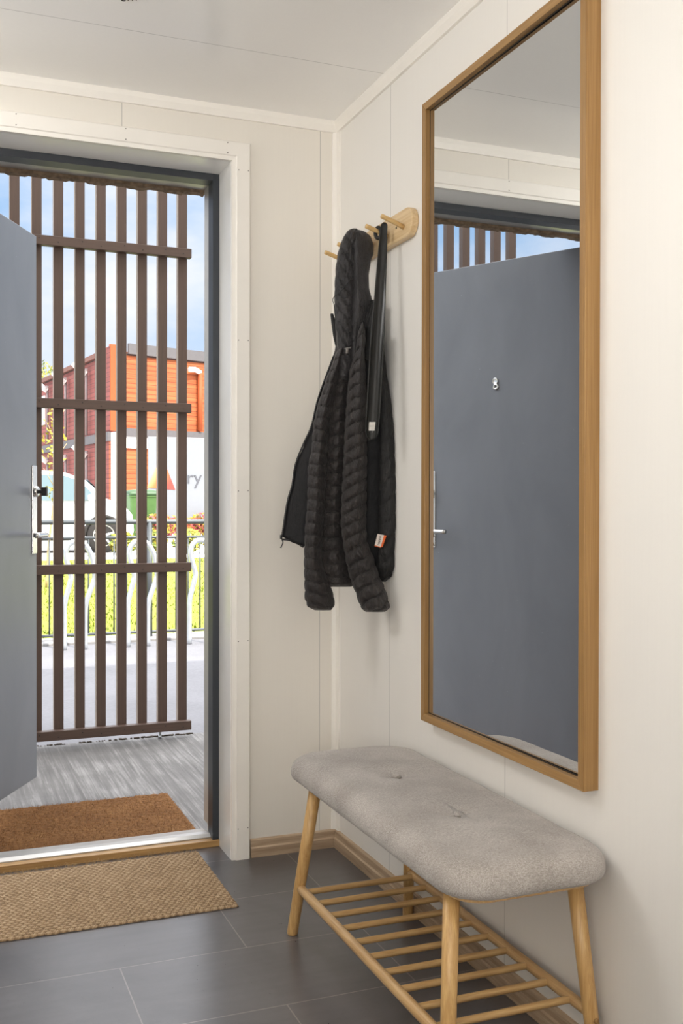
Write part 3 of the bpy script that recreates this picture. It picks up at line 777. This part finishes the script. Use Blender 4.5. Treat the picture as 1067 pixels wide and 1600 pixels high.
link('loose_fibres', bm, M['jute_fibre'], jm)['kind'] = 'stuff'
GZ = -.03
def coir_h(x, y, ex, ey):
    h = .5 + .5*nz(x*70, y*70, 1); h2 = .5+.5*nz(x*190, y*190, 5); e = min(1, min(ex, ey)/.012)
    hh = .55*h + .45*h2; big = .5+.5*nz(x*9, y*9, 2)
    return (.012 + .010*hh)*(.55+.45*e), hh*.8+.2*big
bm, hs = grid_mat('coir_doormat', -1.16, -.378, .335, .878, .0045, coir_h, .006)
cm = link('coir_doormat', bm, M['coir'], None, True); set_attr(cm, hs); cm.location = (0, 0, GZ+.001)
tag(cm, 'rust brown coir doormat on the concrete outside the threshold', 'doormat')
bm = nb()
for _ in range(9000):
    x, y = random.uniform(-1.155, -.382), random.uniform(.34, .873); z = .017
    a = random.uniform(0, 2*PI); l = random.uniform(.004, .010)
    p = Vector((x, y, z)); d = Vector((math.cos(a)*.6, math.sin(a)*.6, .9))*l; s = Vector((-math.sin(a), math.cos(a), 0))*.0007
    v = [bm.verts.new(q) for q in (p-s, p+s, p+d)]; bm.faces.new(v)
link('coir_fibres', bm, M['coir_fibre'], cm)['kind'] = 'stuff'

# ================================================================== outdoors
tag(B('concrete_slab', (-4.5, .30, -.14), (4.5, 1.955, GZ), M['concrete'], bevel=.004), 'brushed grey concrete slab outside the entrance', 'slab', kind='structure')
tag(B('path', (-9, 1.955, -.16), (12, 5.62, -.045), M['asphalt']), 'pale asphalt path beyond the slatted screen', 'path', kind='structure')
tag(B('kerb', (-9, 5.62, -.16), (12, 5.96, -.02), M['kerb'], bevel=.01), 'pale kerb strip under the railing', 'kerb', kind='structure')
bm = nb()
NX, NY = 40, 24; g = [[bm.verts.new((-9+21*i/NX, 5.96+8.34*j/NY, -.04 + .24*(j/NY)**1.0 + .03*nz(i*.7, j*.7, 1)*(1 if 0 < j < NY else 0))) for i in range(NX+1)] for j in range(NY+1)]
for j in range(NY):
    for i in range(NX): bm.faces.new((g[j][i], g[j][i+1], g[j+1][i+1], g[j+1][i]))
tag(link('lawn', bm, M['lawn'], None, True), 'sunlit yellow-green lawn beyond the railing', 'lawn', kind='structure')
tag(B('pavement', (-9, 14.3, 0), (12, 15.3, .215), M['pavement']), 'pale pavement at the far side of the lawn', 'pavement', kind='structure')
tag(B('parking_area', (-40, 15.3, 0), (60, 90, .205), M['parking']), 'grey asphalt parking area in front of the red houses', 'parking area', kind='structure')
bm = nb()
for _ in range(5000):
    y = random.uniform(6.0, 14.2); u = random.uniform(.02, .33); x = -CA + (y+CB)*math.tan(YAW-(math.atan((533-1067*u)/FPX)))
    z = -.04+.24*(y-5.96)/8.34; h = random.uniform(.015, .05); a = random.uniform(0, PI); s = Vector((math.cos(a), math.sin(a), 0))*.012
    p = Vector((x, y, z-.01)); d = Vector((random.uniform(-.03, .03), random.uniform(-.03, .03), h))
    bm.faces.new([bm.verts.new(q) for q in (p-s, p+s, p+d)])
tag(link('grass', bm, M['blade']), 'short yellow-green grass blades on the lawn', 'grass', kind='stuff')
bm = nb()
for _ in range(150):
    k = random.random(); x = random.uniform(-.85, -.02) if k < .6 else random.gauss(-.20, .07); y = 1.936 + min(.015, abs(random.gauss(0, .008))); s = random.uniform(.002, .006)
    box(bm, (x-s, y-s, GZ), (x+s*random.uniform(.6, 1.6), y+s, GZ+s))
tag(link('moss_litter', bm, M['crumb']), 'dark moss crumbs along the edge of the concrete slab', 'litter', kind='stuff')

# slatted screen
scn = tag(empty('slatted_screen', (-.96, 1.87, GZ)), 'dark brown slatted timber screen standing outside the door', 'screen')
SY = 1.85; s0 = None
for i in range(19):
    x = -.0895 - .1002*i
    if s0 is None:
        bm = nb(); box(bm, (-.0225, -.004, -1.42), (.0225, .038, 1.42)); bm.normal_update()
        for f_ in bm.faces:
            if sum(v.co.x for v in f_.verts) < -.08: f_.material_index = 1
        s0 = o = link('slat', bm, [M['brown'], M['slat_side_lit']], scn)
    else:
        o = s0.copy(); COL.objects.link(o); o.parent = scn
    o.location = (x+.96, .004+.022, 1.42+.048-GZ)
for k, z in enumerate((.0335, .8235, 1.6145, 2.3835)):
    r_ = B('rail', (-1.945+.96, -.02, z-.0225-GZ), (-.053+.96, .022-.0005, z+.0225-GZ), M['brown_x'], scn, .002)
    for i in range(9): 
        for dy in (-.008, .008):
            pass
bm = nb(); tube(bm, [(-.20+.96, .036, 0), (-.20+.96, .036, .018)], [.010, .006], 10); tube(bm, [(-.20+.96, .036, 0), (-.20+.96, .036, .09)], .006, 10); link('foot_bolt', bm, M['galv'], scn, True)
bm = nb(); tube(bm, [(-1.70+.96, .036, 0), (-1.70+.96, .036, .09)], .006, 10); link('foot_bolt', bm, M['galv'], scn, True)
b0 = None
for z in (.0335, .8235, 1.6145, 2.3835):
    for i in range(9):
        if b0 is None:
            bm = nb(); lathe(bm, [(.003, -.0006), (.003, .0015)], (0, 0, 0), 'y', 8); b0 = o = link('screw_head', bm, M['dark_metal'], scn)
        else: o = b0.copy(); COL.objects.link(o); o.parent = scn
        o.location = (-.0895-.1002*i+.96 + (.006 if i % 2 else -.006), -.0205, z-GZ + (.007 if i % 2 else -.006))

# railing
rl = tag(empty('metal_railing', (0, 5.78, -.02)), 'thin grey metal railing between the path and the lawn', 'railing')
def rb(name, a, b, r, mat=M['rail_metal'], n=10):
    bm = nb(); tube(bm, [a, b], r, n); return link(name, bm, mat, rl, True)
rb('top_rail', (-2.6, 0, 1.0), (3.6, 0, 1.0), .022)
rb('middle_rail', (-2.6, 0, .865), (3.6, 0, .865), .012)
rb('bottom_rail', (-2.6, 0, .04), (3.6, 0, .04), .013)
for x in (-2.2, -.85, .505, 1.86, 3.2): rb('post', (x, 0, 0), (x, 0, 1.0), .024, M['rail_metal'], 12)
bl = None
for i in range(44):
    x = -1.53 + .108*i
    if any(abs(x-p) < .045 for p in (-.85, .505, 1.86, 3.2)): continue
    if bl is None: bl = o = rb('baluster', (0, 0, .04), (0, 0, .865), .007, n=6)
    else: o = bl.copy(); COL.objects.link(o); o.parent = rl
    o.location = (x, 0, 0)

# bicycle racks
bk0 = None
for i, x in enumerate((-.165, .345, .86)):
    lab = ['galvanised bicycle hoop nearest to the open grey door leaf', 'galvanised bicycle hoop between its two neighbours in front of the railing', 'galvanised bicycle hoop nearest to the door frame'][i]
    if bk0 is None:
        bm = nb()
        pth = [(-.105, .0, 0), (-.105, 0, .26), (-.10, 0, .38), (-.06, 0, .54), (-.055, 0, .60), (-.09, 0, .74), (-.085, 0, .82), (-.045, 0, .868), (.02, 0, .872), (.075, 0, .83), (.115, 0, .74), (.135, 0, .60), (.125, 0, .54), (.07, 0, .38), (.06, 0, .26), (.06, 0, 0)]
        tube(bm, smooth_path(pth, 6), .0215, 14); bk0 = o = link('bicycle_rack', bm, M['galv'], None, True)
    else: o = bk0.copy(); COL.objects.link(o)
    o.location = (x, 5.34, -.045); tag(o, lab, 'bicycle rack', 'bicycle hoops along the railing')

# white car
GC = .21
car = tag(empty('car', (.48, 17.3, GC)), 'white hatchback car parked beyond the railing', 'car')
def halfw(z): return .80 if z < .85 else .80 - .20*((z-.85)/.65)**1.1
up_ = [(-1.78, .62), (-1.74, .92), (-1.66, 1.12), (-1.45, 1.40), (-1.20, 1.52), (-.60, 1.56), (.20, 1.56), (.57, 1.53), (.93, 1.40), (1.12, 1.23), (1.30, 1.04), (1.50, .97), (1.70, .86), (1.82, .72), (1.85, .42), (1.80, .24)]
lo_ = [(1.70, .20), (-1.70, .20), (-1.80, .32)]
bm = nb(); outline = up_ + lo_; rings = []
for s in (-1, -.94, -.6, 0, .6, .94, 1):
    k = 1 - .05*(abs(s) > .97)
    rings.append([Vector((x*(1-.012*abs(s)**6), s*halfw(z)*(1-.07*(abs(x)/1.83)**4), .2+(z-.2)*(1-.015*abs(s)**6) if abs(s) > .9 else z)) for x, z in outline])
loft(bm, rings); cb = link('body', bm, M['carwhite'], car, True); 
mb = cb.modifiers.new('edge', 'EDGE_SPLIT'); mb.split_angle = math.radians(50)
def sidepoly(name, pts, mat, out=.006, parent=car, sgn=-1):
    bm = nb(); loft(bm, [[Vector((x, sgn*(halfw(z)*(1-.07*(abs(x)/1.83)**4)+out), z)) for x, z in pts], [Vector((x, sgn*(halfw(z)*(1-.07*(abs(x)/1.83)**4)-.02), z)) for x, z in pts]]); return link(name, bm, mat, parent)
for sg in (-1, 1):
    sidepoly('side_window', [(.10, .98), (1.12, .98), (1.0, 1.18), (.80, 1.36), (.55, 1.45), (.10, 1.47)], M['carglass'], sgn=sg)
    sidepoly('side_window', [(.02, .98), (-1.25, 1.0), (-1.32, 1.2), (-1.12, 1.4), (.02, 1.47)], M['carglass'], sgn=sg)
    sidepoly('headlamp', [(1.56, .80), (1.70, .78), (1.78, .66), (1.66, .64), (1.56, .70)], M['headlamp'], sgn=sg)
    sidepoly('sill_strip', [(-1.6, .24), (1.62, .24), (1.66, .30), (-1.66, .30)], M['dark_metal'], sgn=sg)
    m_ = sidepoly('door_handle', [(.0, .88), (.16, .88), (.16, .905), (.0, .905)], M['carwhite'], .03, sgn=sg)
    bm = nb(); lathe(bm, [(.045, -.07), (.065, -.03), (.065, .03), (.045, .07)], (1.02, sg*.87, 1.04), 'x', 14); link('wing_mirror', bm, M['carwhite'], car, True)
bm = nb(); ws = [(.97, 1.37), (1.28, 1.06)]
loft(bm, [[Vector((x+.012, s*halfw(z)*.92, z+.012)) for s in (-1, -.5, 0, .5, 1)] for x, z in ws], False, False); link('windscreen', bm, M['carglass'], car)
w0 = None
for x, y in ((1.255, -.70), (-1.18, -.70), (1.255, .70), (-1.18, .70)):
    sgn = -1 if y < 0 else 1
    bm = nb(); lathe(bm, [(.20, -.10), (.30, -.105), (.322, -.07), (.322, .07), (.30, .105), (.20, .10)], (0, 0, 0), 'y', 32); wh = link('wheel', bm, M['tyre'], car, True); wh.location = (x, y, .322)
    bm = nb(); lathe(bm, [(.205, sgn*.09), (.205, sgn*.108), (.185, sgn*.108), (.18, sgn*.07)], (0, 0, 0), 'y', 32); lathe(bm, [(.05, sgn*.07), (.05, sgn*.11)], (0, 0, 0), 'y', 16)
    for k in range(5):
        a = 2*PI*k/5+.3; tube(bm, [(.04*math.cos(a), sgn*.10, .04*math.sin(a)), (.19*math.cos(a), sgn*.10, .19*math.sin(a))], [.03, .022], 8)
    link('rim', bm, M['rim'], wh)
    bm = nb(); tube(bm, [(x+.36*math.cos(a), y+sgn*.085, .322+.36*math.sin(a)) for a in [PI*k/16 for k in range(17)]], .035, 8); link('wheel_arch', bm, M['tyre'], car, True)

# green wheeled bin
bi = tag(empty('wheelie_bin', (2.70, 17.95, GC)), 'green wheeled rubbish bin standing beside the car and sign', 'bin')
bm = nb(); rr = lambda hx_, hy_, z: [Vector((x, y, z)) for x, y in rrect(hx_, hy_, .04, 4)[:]]
ra = [[Vector((x*s, y*s, z)) for x, y in rrect(.28, .33, .04, 4)] for s, z in ((.80, .08), (.86, .4), (1.0, 1.05), (1.05, 1.06), (1.05, 1.09))]
loft(bm, ra); link('bin_body', bm, M['bingreen'], bi)
bm = nb(); ra = [[Vector((x*s, y*s, z)) for x, y in rrect(.28, .33, .04, 4)] for s, z in ((1.07, 1.09), (1.07, 1.13), (.98, 1.19), (.5, 1.22))]
loft(bm, ra); link('lid', bm, M['bindark'], bi, True)
for s in (-1, 1):
    bm = nb(); lathe(bm, [(.09, -.03), (.10, -.015), (.10, .015), (.09, .03)], (s*.24, .26, .10), 'x', 18); link('wheel', bm, M['tyre'], bi, True)

# white sign board with logo and letters
sg = tag(empty('sign_board', (3.22, 19.82, GC)), 'big white sign board with an orange triangle logo and grey letters', 'sign')
B('panel', (0, 0, .60), (3.0, .06, 2.43), M['signwhite'], sg, .01)
for x in (.25, 2.7): B('post', (x-.04, .06, 0), (x+.04, .14, 2.35), M['galv'], sg)
bm = nb(); tri = [Vector(v) for v in ((.0, -.012, .04), (.635, -.012, 0), (.33, -.012, .76))]
# position from the photograph: base line level, apex above
loft(bm, [tri, [v + Vector((0, .010, 0)) for v in tri]]); lg = link('logo_triangle', bm, M['logo'], sg); lg.location = (-.04+.01, 0, 1.245)
fc = bpy.data.curves.new('ry', 'FONT'); fc.body = 'ry'; fc.size = .43; fc.extrude = .004
fo = bpy.data.objects.new('ry', fc); COL.objects.link(fo); bpy.context.view_layer.update()
tm = bpy.data.meshes.new_from_object(fo.evaluated_get(bpy.context.evaluated_depsgraph_get())); bpy.data.objects.remove(fo)
to = bpy.data.objects.new('lettering', tm); COL.objects.link(to); tm.materials.append(M['signtext']); to.parent = sg
to.location = (.865, -.008, 1.385); to.rotation_euler = (PI/2, 0, 0)

# red and orange timber building
cor = Vector((4.19, 31.3, .2)); dr = Vector((.949, .316, 0)); dl = Vector((-.12, .993, 0))
bd = tag(empty('timber_building', cor), 'two-storey timber building with orange front and red side wall', 'building')
def wallslab(name, d, l0, l1, z0, z1, mat, out=0., th=.1, parent=bd):
    n_ = Vector((d.y, -d.x, 0)); n_ = n_ if n_.dot(cC-cor) > 0 else -n_
    bm = nb(); pts = [d*l0 + n_*out, d*l1 + n_*out, d*l1 + n_*(out-th), d*l0 + n_*(out-th)]
    loft(bm, [[p + Vector((0, 0, z)) for p in pts] for z in (z0, z1)]); return link(name, bm, mat, parent)
wallslab('front_wall', dr, 0, 14, 3.45, 6.02, M['orange_clad'])
wallslab('front_wall', dr, 0, 14, 0, 3.0, M['orange_clad'])
wallslab('side_wall', dl, 0, 40, 3.30, 6.0, M['red_clad'])
wallslab('side_wall', dl, 0, 40, 0, 3.05, M['red_clad'])
wallslab('corner_board', dr, -.02, .27, 3.35, 6.22, M['orange_board'], .04)
wallslab('corner_board', dl, -.02, .5, 3.35, 6.15, M['red_clad'], .04)
wallslab('white_corner_post', dr, .02, .30, 0, 3.30, M['white_board'], .05)
wallslab('roof_fascia', dr, .62, 14, 5.95, 6.30, M['fascia'], .12)
wallslab('floor_fascia', dr, .42, 14, 3.18, 3.46, M['fascia'], .10)
wallslab('white_band', dr, .30, 14, 2.80, 3.18, M['white_board'], .06)
wallslab('roof_edge', dl, .6, 40, 5.92, 6.08, M['brownroof'], .15)
wallslab('floor_edge', dl, .0, 40, 3.02, 3.32, M['fascia'], .08)
for k in range(9):
    l = 2.6 + 3.05*k
    n_ = Vector((dl.y, -dl.x, 0)); n_ = n_ if n_.dot(cC-cor) > 0 else -n_
    p = dl*l + n_*.12
    for z0, z1 in ((3.35, 5.7), (.1, 2.8)):
        bm = nb(); tube(bm, [p + Vector((0, 0, z0)), p + Vector((0, 0, z1))], .05, 8); dp = link('downpipe', bm, M['pipe'], bd, True)
        bm = nb(); tube(bm, [p + Vector((0, 0, z1-.2)), p + n_*.28 + dl*.1 + Vector((0, 0, z1+.02)), p + n_*.42 + dl*.15 + Vector((0, 0, z1+.18))], .11, 8); link('gutter_elbow', bm, M['white_board'], dp, True)
for l in (9.6, 18.8, 28):
    for z in (1.0, 4.2):
        w_ = wallslab('window', dl, l, l+1.6, z, z+1.2, M['white_board'], .05); wallslab('pane', dl, l+.15, l+1.45, z+.12, z+1.08, M['winglass'], .07, .05, w_)
bm = nb(); p = dr*3.41 + Vector((.03, -.1, 0)); tube(bm, [p + Vector((0, 0, 3.5)), p + Vector((0, 0, 5.55))], .09, 8); dp = link('downpipe', bm, M['orange_board'], bd, True)
bm = nb(); tube(bm, [p + Vector((0, 0, 5.55)), p + Vector((-.2, -.15, 5.62)), p + Vector((-.45, -.3, 5.6))], .09, 8); link('gutter_elbow', bm, M['white_board'], dp, True)
bm = nb(); roof = [Vector((0,0,0)), dr*14, dr*14+dl*40, dl*40]
loft(bm, [[p + Vector((0, 0, z)) for p in roof] for z in (5.9, 6.0)]); link('roof', bm, M['fascia'], bd)

# planting: shrubs with blossom, sapling, trees
def leaves(bm, c, rad, n, size, seed, mats=1, weights=None):
    rnd = random.Random(seed)
    for _ in range(n):
        while True:
            v = Vector((rnd.uniform(-1, 1), rnd.uniform(-1, 1), rnd.uniform(-1, 1)))
            if .2 < v.length < 1: break
        p = Vector(c) + Vector((v.x*rad[0], v.y*rad[1], v.z*rad[2])); p += Vector((nz(*(p*2.1)), nz(*(p*2.3)), nz(*(p*1.9))))*.12*rad[0]
        a = Vector((rnd.gauss(0, 1), rnd.gauss(0, 1), rnd.gauss(0, 1))).normalized(); b = a.orthogonal().normalized(); s = size*rnd.uniform(.6, 1.3)
        f = bm.faces.new([bm.verts.new(q) for q in (p-a*s, p+b*s*.5, p+a*s, p-b*s*.5)])
        f.material_index = rnd.choices(range(mats), weights)[0] if mats > 1 else 0
for i, (x, y, r_, lab) in enumerate(((1.98, 15.75, .25, 'low yellow shrub behind the car front, beside the railing post'), (2.55, 15.85, .27, 'low yellow shrub in front of the green bin'), (3.16, 15.75, .28, 'yellow shrub under the orange triangle of the sign'), (3.78, 15.8, .29, 'yellow-green shrub under the grey sign letters'), (4.42, 15.8, .29, 'green-yellow shrub furthest along the sign board'))):
    t = tag(empty('yellow_shrub', (x, y, GC)), lab, 'shrub', 'yellow shrubs in front of the sign')
    bm = nb()
    for k in range(5):
        a = 2*PI*k/5; tube(bm, [(0, 0, 0), (.5*r_*math.cos(a), .5*r_*math.sin(a), r_*.9)], [.012, .005], 5)
    link('stem', bm, M['bark'], t)
    bm = nb(); leaves(bm, (0, 0, r_*.85), (r_*1.0, r_*.8, r_*.85), 520, .05, i+3, 2, (.62, .38)); link('foliage', bm, [M['leaf_y'], M['leaf_g']], t)
for i, (x, y, lab) in enumerate(((2.87, 17.25, 'low pink flowering plant in front of the green bin'), (3.5, 19.45, 'pink-red flowering plant at the sign foot beside the triangle'), (4.42, 19.45, 'orange-red flowering plant at the sign foot below the letters'))):
    t = tag(empty('flowering_plant', (x, y, GC)), lab, 'flowering plant', 'flowering plants by the sign and bin')
    bm = nb()
    for k in range(4):
        a = 2*PI*k/4; tube(bm, [(0, 0, 0), (.2*math.cos(a), .1*math.sin(a), .5)], [.014, .006], 5)
    link('stem', bm, M['bark'], t)
    bm = nb(); leaves(bm, (0, 0, .45), (.42, .22, .26), 420, .06, i+31, 2, (.6, .4)); link('blossom', bm, [M['leaf_r'], M['leaf_y']], t)
# sapling in front of the car
d0 = ray(72, 905); d0 = cC + d0*(12.2); sp = tag(empty('sapling', (d0.x, d0.y, d0.z)), 'thin leafless-stemmed sapling with yellow leaves beside the door edge', 'tree')
bm = nb(); k = 12.2/FPX
tube(bm, smooth_path([(0, 0, -.1), (.03, 0, .4), (.10, 0, 1.0), (.13, 0, 1.5), (.10, .05, 2.1)], 5), [.014]*10+[.012]*6+[.008]*5, 7)
for z, dx in ((.7, .12), (1.1, -.12), (1.4, .14), (1.65, -.10), (1.8, .1)): tube(bm, [(.06+z*.03, 0, z), (.06+z*.03+dx, .03, z+.22)], [.006, .003], 5)
link('trunk', bm, M['bark'], sp, True)
bm = nb(); leaves(bm, (.08, .02, 1.65), (.16, .14, .42), 90, .035, 77); leaves(bm, (.10, .02, 1.1), (.14, .12, .2), 30, .03, 78); link('foliage', bm, M['leaf_y'], sp)
# trees beyond the red wall
for i, (px, dep, zc, rr_, lab) in enumerate(((62, 82, 10.6, 2.4, 'yellow-green tree rising behind the red building beside the door'),)):
    q = cC + ray(px, 787)*dep; t = tag(empty('tree', (q.x, q.y, .2)), lab, 'tree')
    bm = nb(); tube(bm, [(0, 0, 0), (.1, 0, 3), (0, 0, zc-.5)], [.22, .16, .06], 8); link('trunk', bm, M['bark'], t, True)
    bm = nb(); leaves(bm, (0, 0, zc-1.0), (rr_, rr_, rr_*1.1), 1600, .16, i+50, 2, (.6, .4)); link('crown', bm, [M['leaf_y'], M['leaf_g']], t)

# ================================================================== light
w = bpy.data.worlds.new('sky'); sc.world = w; w.use_nodes = True; nt = w.node_tree; nd = nt.nodes; lk = nt.links
bg = nd['Background']
tc = nd.new('ShaderNodeTexCoord'); sep = nd.new('ShaderNodeSeparateXYZ'); lk.new(tc.outputs['Generated'], sep.inputs[0])
grad = nd.new('ShaderNodeValToRGB'); e = grad.color_ramp.elements
stops = [(0., lin((232, 238, 246))), (.10, lin((206, 222, 242))), (.26, lin((160, 196, 236))), (.325, lin((165, 198, 236))), (.42, (4.0, 4.1, 4.3)), (.60, (5.6, 5.7, 5.9))]
while len(e) < len(stops): e.new(.5)
for el, (p, c) in zip(e, stops): el.position = p; el.color = (*c, 1)
lk.new(sep.outputs[2], grad.inputs['Fac'])
mp = nd.new('ShaderNodeMapping'); mp.inputs['Scale'].default_value = (3.2, 3.2, 6.5); mp.inputs['Location'].default_value = (.35, .2, .6); lk.new(tc.outputs['Generated'], mp.inputs['Vector'])
cn = nd.new('ShaderNodeTexNoise'); cn.inputs['Scale'].default_value = 1.3; cn.inputs['Detail'].default_value = 6; cn.inputs['Roughness'].default_value = .55; lk.new(mp.outputs['Vector'], cn.inputs['Vector'])
cr_ = nd.new('ShaderNodeValToRGB'); cr_.color_ramp.elements[0].position = .44; cr_.color_ramp.elements[1].position = .72; lk.new(cn.outputs['Fac'], cr_.inputs['Fac'])
mx = nd.new('ShaderNodeMix'); mx.data_type = 'RGBA'; mx.inputs[7].default_value = (.86, .88, .95, 1)
lk.new(cr_.outputs['Color'], mx.inputs['Factor']); lk.new(grad.outputs['Color'], mx.inputs[6])
lk.new(mx.outputs[2], bg.inputs['Color']); bg.inputs['Strength'].default_value = 1.15

def lamp(name, kind, energy, loc, direction, size=None, color=(1, 1, 1), **kw):
    l = bpy.data.lights.new(name, kind); l.energy = energy; l.color = color
    o = bpy.data.objects.new(name, l); COL.objects.link(o); o.location = loc
    o.rotation_euler = Vector(direction).to_track_quat('-Z', 'Y').to_euler()
    if kind == 'AREA':
        l.shape = 'RECTANGLE'; l.size, l.size_y = size
    for k, v in kw.items(): setattr(l, k, v)
    return o
lamp('sun', 'SUN', 6.5, (0, 0, 10), (-.42, 1.0, -1.14), color=(1, .95, .86), angle=.009)
lamp('door_side_fill', 'AREA', 14, (-1.62, -.55, 2.34), (.55, -.25, -1), (.7, .5), (1, .99, .97))  # added unseen fill, standing in for light bounced off the door leaf
lamp('hall_rear_fill', 'AREA', 9, (-1.2, -4.8, 1.5), (0, 1, 0), (1.5, 1.6), (1, .99, .98))  # added fill behind the camera; the end wall has no window
lamp('ceiling_fill', 'AREA', 46, (-1.66, -3.5, 1.0), (-.08, .5, 1), (.9, .9), (1, .99, .98))  # added upward fill to brighten the ceiling, not a known source

sc.view_settings.view_transform = 'Standard'; sc.view_settings.look = 'None'
sc.view_settings.exposure = 0; sc.view_settings.gamma = 1
cy = sc.cycles
cy.use_denoising = True; cy.max_bounces = 10; cy.diffuse_bounces = 6; cy.glossy_bounces = 5; cy.sample_clamp_indirect = 8; cy.caustics_reflective = False; cy.caustics_refractive = False
